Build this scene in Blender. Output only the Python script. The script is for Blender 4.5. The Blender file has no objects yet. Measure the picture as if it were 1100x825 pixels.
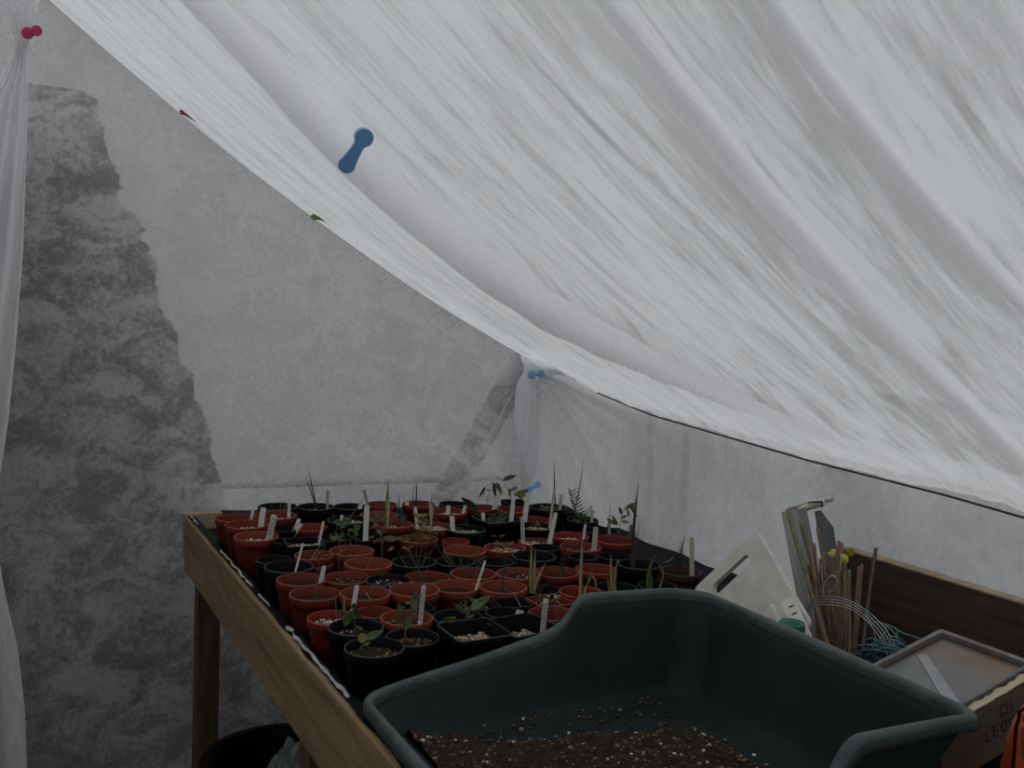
import bpy, math, random
import numpy as np
from mathutils import Vector, Matrix, noise as mnoise
random.seed(7); np.random.seed(7)
sc = bpy.context.scene
COL = sc.collection
R_ = random.random
def U(a, b): return random.uniform(a, b)

# ------------------------------------------------------------------ camera
F = 1050.0; CX, CY = 550.0, 412.5; CAMZ = 1.36
def cam_basis(roll=2.3, vp=(-5, 313)):
    dY = np.array([vp[0]-CX, vp[1]-CY, F]); dY /= np.linalg.norm(dY)
    r = math.radians(roll); a = np.array([math.sin(r), -math.cos(r)])
    k = -(dY[0]*a[0]+dY[1]*a[1])/dY[2]
    up = np.array([a[0], a[1], k]); up /= np.linalg.norm(up)
    return np.array([np.cross(dY, up), dY, up])
RB = cam_basis()
cam_d = bpy.data.cameras.new('camera'); cam = bpy.data.objects.new('camera', cam_d); COL.objects.link(cam)
cam_d.sensor_fit = 'HORIZONTAL'; cam_d.sensor_width = 36; cam_d.lens = 36*F/1100; cam_d.clip_start = .02; cam_d.clip_end = 200
m = Matrix.Identity(4)
for i in range(3):
    m[i][0] = RB[i, 0]; m[i][1] = -RB[i, 1]; m[i][2] = -RB[i, 2]
m[2][3] = CAMZ
cam.matrix_world = m
sc.camera = cam
# measured directions of the real place (metres, z from the camera height)
def ray(u, v): return RB @ np.array([u-CX, v-CY, F])
def onZ(u, v, z): d = ray(u, v); return d*(z/d[2])
def onX(u, v, x): d = ray(u, v); return d*(x/d[0])
def onY(u, v, y): d = ray(u, v); return d*(y/d[1])
def onP(u, v, p, n): d = ray(u, v); return d*(np.dot(p, n)/np.dot(d, n))
def depth(p): return float((RB.T @ np.array(p))[2])
def W(p): return Vector((float(p[0]), float(p[1]), float(p[2])+CAMZ))

# ------------------------------------------------------------------ materials
MATS = {}
def newmat(name):
    mt = bpy.data.materials.new(name); mt.use_nodes = True
    nt = mt.node_tree; b = nt.nodes['Principled BSDF']
    MATS[name] = mt
    return mt, nt, b
def nd(nt, typ, **kw):
    n = nt.nodes.new(typ)
    for k, v in kw.items(): setattr(n, k, v)
    return n
def ramp(nt, src, stops):
    r = nd(nt, 'ShaderNodeValToRGB'); e = r.color_ramp.elements
    while len(e) < len(stops): e.new(.5)
    for i, (p, c) in enumerate(stops):
        e[i].position = p; e[i].color = (*c, 1) if len(c) == 3 else c
    nt.links.new(src, r.inputs[0]); return r
def noise(nt, scale, detail=4, rough=.6, dist=0, vec=None):
    n = nd(nt, 'ShaderNodeTexNoise'); n.inputs['Scale'].default_value = scale; n.inputs['Detail'].default_value = detail
    n.inputs['Roughness'].default_value = rough; n.inputs['Distortion'].default_value = dist
    if vec is not None: nt.links.new(vec, n.inputs['Vector'])
    return n
def mapped(nt, scale, out='Object', rot=(0, 0, 0)):
    t = nd(nt, 'ShaderNodeTexCoord'); mp = nd(nt, 'ShaderNodeMapping')
    mp.inputs['Scale'].default_value = scale; mp.inputs['Rotation'].default_value = rot
    nt.links.new(t.outputs[out], mp.inputs[0]); return mp.outputs[0]
def bump(nt, b, src, strength=.3, dist=.002):
    n = nd(nt, 'ShaderNodeBump'); n.inputs['Strength'].default_value = strength; n.inputs['Distance'].default_value = dist
    nt.links.new(src, n.inputs['Height']); nt.links.new(n.outputs[0], b.inputs['Normal'])
def simple(name, c1, c2=None, rough=.6, scale=30, detail=4, spec=.5, bmp=0, vscale=None, lo=.35, hi=.65, dist=0, bdist=.002):
    mt, nt, b = newmat(name)
    b.inputs['Roughness'].default_value = rough; b.inputs['Specular IOR Level'].default_value = spec
    vec = mapped(nt, vscale or (1, 1, 1))
    n = noise(nt, scale, detail, .6, dist, vec)
    r = ramp(nt, n.outputs['Fac'], [(lo, c1), (hi, c2 or tuple(x*.8 for x in c1))])
    nt.links.new(r.outputs[0], b.inputs['Base Color'])
    if bmp: bump(nt, b, n.outputs['Fac'], bmp, bdist)
    return mt
def island(name, stops, rough=.8, spec=.3):
    mt, nt, b = newmat(name); g = nd(nt, 'ShaderNodeNewGeometry')
    r = ramp(nt, g.outputs['Random Per Island'], stops); r.color_ramp.interpolation = 'LINEAR'
    nt.links.new(r.outputs[0], b.inputs['Base Color']); b.inputs['Roughness'].default_value = rough
    b.inputs['Specular IOR Level'].default_value = spec
    return mt
def fleece(name, clouds, fine, cov_lo, cov_hi, t_lo, t_hi, bright=.86, dist=1.5, bmp=.12, thin=False):
    """spun-bonded fleece: white fibres that scatter light, with gaps you can see through"""
    mt, nt, b = newmat(name); nt.nodes.remove(b)
    uv = nd(nt, 'ShaderNodeTexCoord')
    def mpd(s):
        mp = nd(nt, 'ShaderNodeMapping'); mp.inputs['Scale'].default_value = (*s, 1); nt.links.new(uv.outputs['UV'], mp.inputs[0]); return mp.outputs[0]
    n1 = noise(nt, 1, 5, .62, dist, mpd(clouds)); n2 = noise(nt, 1, 6, .7, dist*.6, mpd(fine))
    mx = nd(nt, 'ShaderNodeMix', data_type='FLOAT'); mx.inputs[0].default_value = .42
    nt.links.new(n1.outputs['Fac'], mx.inputs[2]); nt.links.new(n2.outputs['Fac'], mx.inputs[3])
    mr = nd(nt, 'ShaderNodeMapRange'); mr.interpolation_type = 'SMOOTHSTEP'
    for i, v in zip((1, 2, 3, 4), (cov_lo, cov_hi, t_lo, t_hi)): mr.inputs[i].default_value = v
    if thin:   # the cloth gets more see-through towards some edges
        at = nd(nt, 'ShaderNodeAttribute', attribute_name='thin'); sb_ = nd(nt, 'ShaderNodeMath', operation='SUBTRACT')
        nt.links.new(mx.outputs[0], sb_.inputs[0]); nt.links.new(at.outputs['Fac'], sb_.inputs[1]); nt.links.new(sb_.outputs[0], mr.inputs[0])
    else: nt.links.new(mx.outputs[0], mr.inputs[0])
    df = nd(nt, 'ShaderNodeBsdfDiffuse'); tl = nd(nt, 'ShaderNodeBsdfTranslucent'); tp = nd(nt, 'ShaderNodeBsdfTransparent')
    for s_ in (df, tl): s_.inputs[0].default_value = (bright, bright*1.0, bright*1.01, 1)
    a = nd(nt, 'ShaderNodeMixShader'); a.inputs[0].default_value = .55
    nt.links.new(df.outputs[0], a.inputs[1]); nt.links.new(tl.outputs[0], a.inputs[2])
    c = nd(nt, 'ShaderNodeMixShader'); nt.links.new(mr.outputs[0], c.inputs[0])
    nt.links.new(a.outputs[0], c.inputs[1]); nt.links.new(tp.outputs[0], c.inputs[2])
    nt.links.new(c.outputs[0], nt.nodes['Material Output'].inputs[0])
    bn = nd(nt, 'ShaderNodeBump'); bn.inputs['Strength'].default_value = bmp; bn.inputs['Distance'].default_value = .004
    nt.links.new(mx.outputs[0], bn.inputs['Height'])
    for s_ in (df, tl): nt.links.new(bn.outputs[0], s_.inputs['Normal'])
    return mt
M_roof = fleece('roof_fleece', (22, 3.4), (75, 9), .31, .57, .50, .05, dist=.7, bmp=.06, thin=True)
M_gable = fleece('gable_fleece', (7, 9), (70, 60), .40, .59, .62, .17, bright=.82, dist=1.2)
M_side = fleece('side_fleece', (3.6, 1.6), (40, 30), .36, .60, .34, .06, bright=.88, dist=.6, bmp=.05)
M_drape = fleece('drape_fleece', (12, 3), (90, 14), .36, .60, .22, .02, bright=.9, dist=.8)

def plastic(name, c, c2=None, rough=.45):
    return simple(name, c, c2 or tuple(x*.72 for x in c), rough, 18, 5, .14)
M_red = plastic('terracotta_plastic', (.125, .019, .0115), (.085, .013, .008), .5)
M_red2 = plastic('bright_red_plastic', (.15, .016, .010), (.11, .012, .008), .45)
M_pale = plastic('faded_terracotta_plastic', (.16, .031, .018), (.115, .023, .014), .55)
M_blackpot = simple('black_pot_plastic', (.004, .004, .0045), (.007, .007, .007), .55, 18, 5, .05)
M_brownpot = plastic('brown_black_plastic', (.05, .022, .016), (.02, .015, .013), .5)
M_liner = simple('black_polythene', (.005, .0055, .006), (.009, .010, .011), .55, 25, 3, .06, .3, bdist=.004)
M_white = plastic('white_label_plastic', (.62, .61, .57), (.52, .51, .47), .5)
M_strip = plastic('torn_backing_strip', (.40, .40, .38), (.25, .25, .24))
M_tan = plastic('aged_label_plastic', (.44, .41, .33), (.35, .32, .25), .6)
M_board = simple('scuffed_white_plastic', (.58, .57, .53), (.36, .34, .29), .55, 26, 9, .4, .1, lo=.3, hi=.8)
M_ink = simple('black_ink', (.02, .02, .025), rough=.7)
M_greytag = plastic('grey_plastic_tag', (.30, .31, .32), rough=.5)
M_tray = simple('dark_green_plastic', (.007, .0115, .012), (.015, .021, .021), .6, 8, 8, .10, .12, lo=.3, hi=.8)
M_trayrim = simple('highlit_scuffed_tray_rim', (.028, .042, .043), (.075, .088, .086), .5, 30, 8, .35, .1, lo=.35, hi=.8)  # lighter than the shell: rim highlight painted into the colour, plus scuffs
M_comp = simple('compost_soil', (.010, .007, .005), (.035, .025, .017), .95, 90, 6, .1, .9, bdist=.006, lo=.3, hi=.72)
M_crumb = island('compost_crumbs', [(0, (.018, .011, .007)), (.45, (.05, .03, .018)), (.8, (.10, .055, .03)), (.93, (.22, .17, .12)), (1, (.6, .57, .5))])
M_grit = island('grit_pebbles', [(0, (.10, .065, .04)), (.3, (.24, .17, .11)), (.6, (.36, .28, .20)), (.85, (.50, .43, .34)), (1, (.62, .58, .5))])
M_perl = island('perlite_specks', [(0, (.06, .035, .02)), (.5, (.16, .10, .06)), (.8, (.34, .28, .2)), (1, (.65, .62, .55))])
def wood(name, c1, c2, vs=(40, 3, 40), rough=.75, bmp=.35, sc_=1.0):
    return simple(name, c1, c2, rough, sc_, 7, .25, bmp, vs, .3, .72, .8)
M_wood = wood('sawn_bench_timber', (.25, .17, .095), (.10, .066, .036), (22, 3.0, 30))
M_palewood2 = wood('pale_end_board', (.36, .28, .18), (.18, .13, .08), (4, 30, 40))
M_leg = wood('leg_timber', (.11, .075, .042), (.045, .03, .017), (35, 35, 4))
M_darkwood = wood('dark_back_board', (.075, .048, .034), (.022, .015, .011), (20, 4, 70))
M_greywood = wood('weathered_grey_timber', (.30, .29, .285), (.08, .078, .08), (45, 45, 3))
M_slate = wood('dark_grey_timber', (.13, .13, .135), (.06, .06, .065), (50, 50, 6))
M_crate = wood('pine_crate_wood', (.14, .10, .072), (.075, .052, .037), (6, 60, 60))
M_palewood = wood('pale_split_wood', (.50, .42, .31), (.30, .23, .16), (6, 60, 60))
M_cane = wood('bamboo', (.27, .19, .115), (.10, .066, .04), (80, 80, 7), .55, .15)
M_cane2 = wood('reddish_bamboo', (.19, .115, .075), (.08, .048, .033), (80, 80, 7), .55, .15)
M_cane3 = wood('olive_stick', (.20, .165, .10), (.085, .07, .045), (80, 80, 7), .6, .2)
M_blackrod = simple('dark_rod', (.02, .02, .02), (.035, .033, .03), .5)
M_blue = simple('blue_peg_plastic', (.18, .38, .68), (.16, .34, .62), .42, 30)
M_pink = simple('magenta_peg_plastic', (.50, .03, .13), (.38, .02, .09), .4, 30)
M_redpeg = simple('crimson_peg_plastic', (.36, .025, .06), (.22, .02, .05), .45, 90)
M_greenpeg = simple('green_peg_plastic', (.12, .24, .05), (.09, .17, .04), .45, 40)
M_steel = simple('spring_steel', (.35, .35, .36), rough=.35)
M_wire = simple('grey_wire', (.28, .28, .28), (.15, .15, .15), .45)
M_twine = simple('blue_green_twine', (.10, .21, .23), (.06, .13, .15), .7)
M_cord = simple('black_cord', (.015, .015, .015), rough=.7)
M_jar = simple('green_jar_plastic', (.015, .10, .062), (.01, .07, .045), .4, 12)
M_orange = simple('orange_packet', (.42, .075, .018), (.28, .045, .012), .35, 10)
M_pktgreen = simple('packet_green_print', (.045, .11, .025), (.03, .075, .018), .35)
M_tin = simple('grey_glazed_tray', (.17, .17, .17), (.13, .13, .135), .35, 6, 6)
M_rim = simple('worn_grey_rim', (.16, .15, .14), (.09, .083, .076), .6, 25)
M_plug = plastic('white_fitting_plastic', (.62, .60, .54), rough=.45)
M_bag = simple('crumpled_white_plastic', (.62, .61, .58), (.48, .46, .42), .35, 20)
M_sheetbag = simple('dull_polythene', (.20, .22, .20), (.10, .12, .10), .3, 15)
M_floor = simple('earth_floor', (.02, .018, .015), (.035, .03, .025), .95, 12, 8, .2, .5)
M_ground = simple('outdoor_paving', (.17, .17, .165), (.11, .11, .105), .95, 4, 8, .1)
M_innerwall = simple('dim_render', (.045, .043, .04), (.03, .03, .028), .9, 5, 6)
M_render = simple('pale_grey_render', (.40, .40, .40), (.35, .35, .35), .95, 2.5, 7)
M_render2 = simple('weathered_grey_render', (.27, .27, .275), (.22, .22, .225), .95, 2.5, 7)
M_plinth = simple('dark_plinth', (.03, .03, .03), (.05, .05, .048), .9, 14, 6)
M_alu = simple('aluminium', (.12, .12, .12), (.09, .09, .09), .5, 20)
M_course = simple('grey_stone_course', (.07, .072, .072), (.04, .041, .041), .9, 9, 7, .2, .5)
M_course2 = simple('paler_stone_course', (.13, .13, .13), (.08, .08, .08), .9, 9, 7, .2, .5)
M_rubble = simple('brown_ivy_rubble', (.055, .045, .034), (.014, .013, .011), .95, 13, 8, .15, .9, bdist=.02)
LEAF = {
 'g': simple('green_leaf', (.075, .125, .035), (.05, .09, .024), .5, 40),
 'd': simple('dark_leaf', (.022, .035, .018), (.032, .047, .022), .5, 40),
 'm': simple('grey_green_leaf', (.075, .115, .062), (.05, .085, .045), .55, 40),
 'y': simple('yellowing_leaf', (.26, .235, .07), (.17, .16, .05), .6, 40),
 'b': simple('brown_leaf', (.16, .095, .035), (.10, .065, .028), .65, 40),
 't': simple('dry_tan_leaf', (.33, .245, .135), (.23, .165, .09), .7, 40),
 'k': simple('blackish_leaf', (.013, .015, .012), (.02, .022, .016), .5, 40),
 'c': simple('pale_cream_shoot', (.42, .39, .25), (.33, .31, .19), .6, 40),
 'Y': simple('bright_yellow_leaf', (.42, .37, .03), (.33, .30, .03), .55, 30),
}
M_soil = simple('potting_soil', (.018, .013, .009), (.05, .036, .025), .95, 140, 5, .1, .8, bdist=.004)
M_gritbed = simple('grit_bed', (.10, .07, .045), (.24, .18, .12), .95, 160, 4, .1, .8)

# ------------------------------------------------------------------ mesh helpers
class MB:
    def __init__(s): s.v = []; s.f = []
    def add(s, vs, fs):
        o = len(s.v); s.v += [tuple(map(float, p)) for p in vs]; s.f += [tuple(i+o for i in f) for f in fs]
        return s
    def loft(s, rings, closed=True, cap0=False, cap1=False):
        n = len(rings[0]); vs = [p for r in rings for p in r]; fs = []
        for i in range(len(rings)-1):
            for j in range(n if closed else n-1):
                k = (j+1) % n
                fs.append((i*n+j, i*n+k, (i+1)*n+k, (i+1)*n+j))
        if cap0: fs.append(tuple(reversed(range(n))))
        if cap1: fs.append(tuple((len(rings)-1)*n+j for j in range(n)))
        return s.add(vs, fs)
    def lathe(s, prof, n=40, cap0=False, cap1=False):
        return s.loft([[(r*math.cos(2*math.pi*j/n), r*math.sin(2*math.pi*j/n), z) for j in range(n)] for r, z in prof], True, cap0, cap1)
    def tube(s, pts, rad, n=8, caps=True):
        pts = [Vector(p) for p in pts]; m_ = len(pts); rings = []; prev = None
        for i, p in enumerate(pts):
            t = (pts[min(i+1, m_-1)]-pts[max(i-1, 0)])
            t = t.normalized() if t.length > 1e-9 else Vector((0, 0, 1))
            if prev is None:
                a = Vector((0, 0, 1)) if abs(t.z) < .9 else Vector((1, 0, 0)); prev = t.cross(a).normalized()
            x = (prev-t*prev.dot(t)).normalized(); prev = x; y = t.cross(x)
            r = rad(i/(m_-1)) if callable(rad) else rad
            rings.append([p+x*(r*math.cos(2*math.pi*j/n))+y*(r*math.sin(2*math.pi*j/n)) for j in range(n)])
        return s.loft(rings, True, caps, caps)
    def box(s, lo, hi, M=None):
        c = [Vector((x, y, z)) for x in (lo[0], hi[0]) for y in (lo[1], hi[1]) for z in (lo[2], hi[2])]
        if M is not None: c = [M @ p for p in c]
        return s.add(c, [(0, 1, 3, 2), (4, 6, 7, 5), (0, 4, 5, 1), (2, 3, 7, 6), (0, 2, 6, 4), (1, 5, 7, 3)])
    def grid(s, fn, nu, nv):
        vs = [fn(i/nu, j/nv) for j in range(nv+1) for i in range(nu+1)]
        return s.add(vs, [(j*(nu+1)+i, j*(nu+1)+i+1, (j+1)*(nu+1)+i+1, (j+1)*(nu+1)+i) for j in range(nv) for i in range(nu)])
    def prism(s, outline, h0, h1, M=None):
        """closed outline in xy, extruded along z"""
        n = len(outline); vs = [Vector((x, y, h0)) for x, y in outline]+[Vector((x, y, h1)) for x, y in outline]
        if M is not None: vs = [M @ p for p in vs]
        return s.add(vs, [tuple(reversed(range(n))), tuple(range(n, 2*n))]+[(i, (i+1) % n, n+(i+1) % n, n+i) for i in range(n)])
    def mesh(s, name, mat, smooth=True, uv=None, mi=None):
        me = bpy.data.meshes.new(name); me.from_pydata(s.v, [], s.f)
        for mm in (mat if isinstance(mat, (list, tuple)) else [mat]): me.materials.append(mm)
        if smooth: me.polygons.foreach_set('use_smooth', [True]*len(me.polygons))
        if mi is not None: me.polygons.foreach_set('material_index', mi)
        me.update()
        if uv is not None:
            l = me.uv_layers.new(name='UVMap'); ar = np.array(uv, dtype=np.float32)
            vi = np.zeros(len(me.loops), dtype=np.int32); me.loops.foreach_get('vertex_index', vi)
            l.data.foreach_set('uv', ar[vi].ravel())
        return me
    def obj(s, name, mat, parent=None, smooth=True, bevel=0, uv=None, seg=2, world=None):
        o = bpy.data.objects.new(name, s.mesh(name, mat, smooth, uv)); COL.objects.link(o)
        if parent is not None: o.parent = parent
        if bevel:
            md = o.modifiers.new('bevel', 'BEVEL'); md.width = bevel; md.segments = seg; md.limit_method = 'ANGLE'; md.angle_limit = math.radians(40)
        return o
def use(name, me, parent=None, loc=(0, 0, 0), scale=(1, 1, 1), rz=0):
    o = bpy.data.objects.new(name, me); COL.objects.link(o)
    if parent is not None: o.parent = parent
    o.location = loc; o.scale = scale; o.rotation_euler = (0, 0, rz)
    return o
def tag(o, label, cat, group=None, kind=None):
    o['label'] = label; o['category'] = cat
    if group: o['group'] = group
    if kind: o['kind'] = kind
    return o
def empty(name, loc, rz=0):
    o = bpy.data.objects.new(name, None); COL.objects.link(o); o.location = loc; o.rotation_euler = (0, 0, rz); o.empty_display_size = .05
    return o
def struct(o): o['kind'] = 'structure'; return o
def sharp(o, ang=35):
    me = o.data
    try: me.set_sharp_from_angle(angle=math.radians(ang))
    except Exception: pass
    return o

# ------------------------------------------------------------------ the setting
BZ = CAMZ-.58            # top of the bench liner
mb = MB().grid(lambda a, b: (-1.6+3.3*a, -1.6+4.4*b, .004*mnoise.noise((a*20, b*20, 0))), 60, 60); struct(mb.obj('floor', M_floor))
mb = MB().grid(lambda a, b: (-40+80*a, -40+80*b, -.03), 40, 40); struct(mb.obj('ground', M_ground))
# rendered walls added outdoors to block sky and horizon behind the fleece
struct(MB().box((-4, 5.4, -.03), (4.8, 5.7, 3.7)).obj('wall_far_added', M_render, smooth=False))
struct(MB().box((4.4, -6, -.03), (4.7, 5.4, 3.9)).obj('wall_right_added', M_render2, smooth=False))
struct(MB().box((-1.5, 2.735, 0), (1.56, 2.80, .185)).obj('baseboard_far', M_plinth, smooth=False))
struct(MB().box((1.535, -1.5, 0), (1.60, 2.80, .185)).obj('baseboard_right', M_plinth, smooth=False))
struct(MB().box((-1.52, -1.5, 0), (-1.46, 2.80, 1.24)).obj('wall_left', M_innerwall, smooth=False))  # unseen side, built solid and dark to limit the light inside
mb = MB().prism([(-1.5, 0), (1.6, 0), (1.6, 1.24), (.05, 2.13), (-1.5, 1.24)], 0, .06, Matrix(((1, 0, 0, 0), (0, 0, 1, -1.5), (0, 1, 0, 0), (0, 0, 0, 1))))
struct(mb.obj('wall_back', M_innerwall, smooth=False))  # unseen wall behind the camera, dark to hold back light

# roof line -----------------------------------------------------------------
CORD = [(-1.6, -.27), (0, -.285), (.6, -.29), (.989, -.289), (1.13, -.28), (1.462, -.269), (2.011, -.237), (2.275, -.203), (2.482, -.158), (2.72, -.13)]
def cord_z(y): return float(np.interp(y, [c[0] for c in CORD], [c[1] for c in CORD]))
XE, XR, ZR = 1.47, .05, .77
def z_roof(x, y):
    t = (x-XR)/(XE-XR); e = cord_z(y)
    sag = np.interp(y, [0, 1.5, 2.72], [.09, .085, .06])
    z = ZR+(e-ZR)*t
    if 0 <= t <= 1: z -= sag*4*t*(1-t)
    return float(z)
def hit_roof(u, v):
    d = ray(u, v); prev = None
    for s_ in np.linspace(.0003, .004, 900):
        p = d*s_
        if p[1] > 2.9: break
        if p[0] < -.2 or p[0] > 1.75: continue
        g = p[2]-z_roof(p[0], p[1])
        if prev is not None and prev < 0 <= g: return p
        prev = g
    return None
def fold_curve(px):
    pts = [p for p in (hit_roof(u, v) for u, v in px) if p is not None]
    pts.sort(key=lambda p: p[0]); xs = np.array([p[0] for p in pts]); ys = np.array([p[1] for p in pts])
    xg = np.linspace(-.1, 1.7, 400); yg = np.interp(xg, xs, ys); ker = np.ones(31)/31
    yg = np.convolve(np.pad(yg, 15, mode='edge'), ker, mode='valid')
    def f(x): return float(np.interp(x, xg, yg))
    print('fold', [(round(a, 2), round(b, 2)) for a, b in zip(xs, ys)])
    return f
y_f1 = fold_curve([(262, 3), (322, 74), (385, 143), (460, 208), (550, 275), (620, 322), (700, 368), (800, 418), (900, 467)])
y_l1 = fold_curve([(645, 0), (720, 98), (800, 200), (875, 285), (950, 362), (1010, 420), (1070, 480)])
y_l2 = fold_curve([(820, 0), (900, 110), (1000, 225), (1100, 325)])
y_l1b = fold_curve([(700, 0), (850, 185), (1000, 335), (1100, 425)])

def nz(*p): return mnoise.noise(p)
def roof_sheet(name, ya, yb, off, label, nu=110, nv=150, fold=None, x0=XR, y_thin=None, wt=.2, hem=False):
    """a strip of fleece running down the slope from ridge to eave"""
    vs = []; uv = []; th = []
    for j in range(nv+1):
        t = j/nv
        for i in range(nu+1):
            s = i/nu
            y_a = ya(x0+(XE+.0-x0)*t); y_b = yb(x0+(XE-x0)*t); y = y_a+(y_b-y_a)*s
            xe = XE+.028*max(0, (y-2.3)/.42)
            x = x0+(xe-x0)*t
            z = z_roof(x, y)
            # pleats that run down the slope
            z += .010*nz(y*7+3, t*1.2, 1)+.004*nz(y*22, t*2.0, 5)+.0015*nz(y*60, t*5, 9)
            if fold:
                d = (y-fold(x)); w = .035+.02*t
                k = d/w
                fd = min(1, max(0, (.97-t)/.35))
                z -= .070*math.exp(-(d/.017)**2)*fd+.018*math.exp(-(d/.06)**2)*fd
                z += .016*math.exp(-((d-.10)/.04)**2)*fd; y += .034*math.exp(-(d/.020)**2)*fd
            z += off(s, t)
            if t > .985: z -= .006
            vs.append((x, y, z+CAMZ)); uv.append((y, t*1.66)); th.append(max(0.0, 1-abs(y-y_thin(x))/wt)**1.2*.13 if y_thin and y > y_thin(x) else 0.0)
            if hem and s < .012: th[-1] = -.10
    fs = [(j*(nu+1)+i, j*(nu+1)+i+1, (j+1)*(nu+1)+i+1, (j+1)*(nu+1)+i) for j in range(nv) for i in range(nu)]
    mb = MB(); mb.v = vs; mb.f = fs
    o = mb.obj(name, M_roof, uv=uv)
    at = o.data.attributes.new('thin', 'FLOAT', 'POINT'); at.data.foreach_set('value', np.array(th, dtype=np.float32))
    tag(o, label, 'fleece', 'fleece strips under the roof')
    return o
roof_sheet('fleece_canopy', lambda x: 2.725, lambda x: y_l1(x)-.03, lambda s, t: .012*max(0, (s-.75)/.25), 'sloping white roof fleece strip with the fold and the big blue peg', 430, 170, fold=y_f1, y_thin=y_l1, wt=.26)
roof_sheet('fleece_canopy', y_l1, lambda x: y_l2(x)-.02, lambda s, t: -.006+.010*max(0, (s-.7)/.3), 'middle white roof fleece strip between the two long overlap edges', 90, 120, y_thin=y_l2, wt=.15, hem=True)
roof_sheet('fleece_canopy', y_l2, lambda x: -1.45, lambda s, t: -.008, 'white roof fleece strip filling the upper right corner of the photo', 160, 90, hem=True)
# the other slope
mb = MB(); nu, nv = 80, 30; uv = []
for j in range(nv+1):
    for i in range(nu+1):
        t = j/nv; y = 2.725-4.2*i/nu; x = XR-1.5*t
        mb.v.append((x, y, CAMZ+ZR-.88*t-.05*4*t*(1-t)*.8+.012*nz(y*6, t, 3)+(.0 if t else 0))); uv.append((y, t*1.7))
mb.f = [(j*(nu+1)+i, j*(nu+1)+i+1, (j+1)*(nu+1)+i+1, (j+1)*(nu+1)+i) for j in range(nv) for i in range(nu)]
tag(mb.obj('fleece_canopy', M_roof, uv=uv), 'white fleece on the opposite roof slope, top left above the pink peg', 'fleece', 'fleece strips under the roof')
# cord that carries the lower edge
pts = [W((XE+.004+.026*max(0, (y-2.3)/.42), y, cord_z(y)-.010)) for y in np.linspace(-1.4, 2.71, 90)]
tag(MB().tube(pts, .0022, 6).obj('hanging_cord', M_cord), 'thin black cord sagging along the lower edge of the roof fleece', 'cord')

# gable sheet ---------------------------------------------------------------
YG = 2.72
def gable_top(x):
    return (z_roof(x, YG) if x > XR else ZR-.6*(XR-x))-.003
def gable_fn(a, b):
    x = -1.46+2.965*a; z0 = .0-CAMZ; zt = gable_top(x); z = z0+(zt-z0)*b
    y = YG+.010*nz(x*2.2, z*2.0, 0)+.004*nz(x*7, z*5, 4)
    dx = 1.49-x
    y -= .012*math.sin(dx*90)*math.exp(-dx/.05)
    sm = min(1, max(0, (x-.50)/.22)); sm = sm*sm*(3-2*sm); y -= (.115+.20*(x-.45))*math.exp(-((z+.50)/.17)**2)*sm*min(1, max(.12, (1.50-x)/.22))
    # slack crease at bench height and by the floor
    y -= .006*math.exp(-((z+.72+.05*x)/.02)**2)*(.5+.5*nz(x*5, 0, 8))
    if b < .06: y -= .03*(1-b/.06)*(.6+.8*nz(x*9, 0, 3))
    return (x, y, z+CAMZ)
nu, nv = 230, 130
mb = MB().grid(gable_fn, nu, nv); uv = [(p[0], p[2]) for p in mb.v]
tag(mb.obj('fleece_curtain', M_gable, uv=uv), 'flat translucent fleece across the gable behind the pots', 'fleece')
# side sheet ----------------------------------------------------------------
def side_fn(a, b):
    y = 2.72-4.2*a; zt = min(cord_z(y)+.05, -.11); z0 = -CAMZ; z = z0+(zt-z0)*b
    ang = math.atan2(-.17-z, 2.70-y+1e-4); rr = math.hypot(2.70-y, z+.17)
    x = 1.503+.006*nz(y*4, z*3, 0)
    if z < -.17: x += .012*math.sin(ang*26+1.5*nz(y*3, z*2, 7))*math.exp(-((rr-.25)/.45)**2)
    dk = y-1.40; x -= .035*math.exp(-(dk/.06)**2-((z+.33)/.10)**2)
    x += .006*nz(y*7, z*1.2, 6)*min(1, max(0, (z+.75)/.3))
    return (x, y, z+CAMZ)
nu, nv = 260, 110
mb = MB().grid(side_fn, nu, nv); uv = [(p[1], p[2]) for p in mb.v]
tag(mb.obj('fleece_curtain', M_side, uv=uv), 'pleated white fleece along the low side behind the canes', 'fleece')
# gathered bundle at the corner, pinched by two pegs
def bundle_fn(a, b):
    z = -.135-.66*b; th = 2*math.pi*a
    r = .027+.012*b
    for zp in (-.175, -.545): r -= .017*math.exp(-((z-zp)/.035)**2)
    r *= 1+.20*math.cos(7*th+b*3)+.10*math.cos(3*th-b*5)
    return (1.468+r*math.cos(th)+.004*b, 2.665+r*math.sin(th), z+CAMZ)
mb = MB().grid(bundle_fn, 60, 60); uv = [((i % 61)/60*.3, p[2]) for i, p in enumerate(mb.v)]
tag(mb.obj('fleece_drape', M_drape, uv=uv), 'gathered fleece bundle wrapped down the far corner post', 'fleece')
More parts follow.
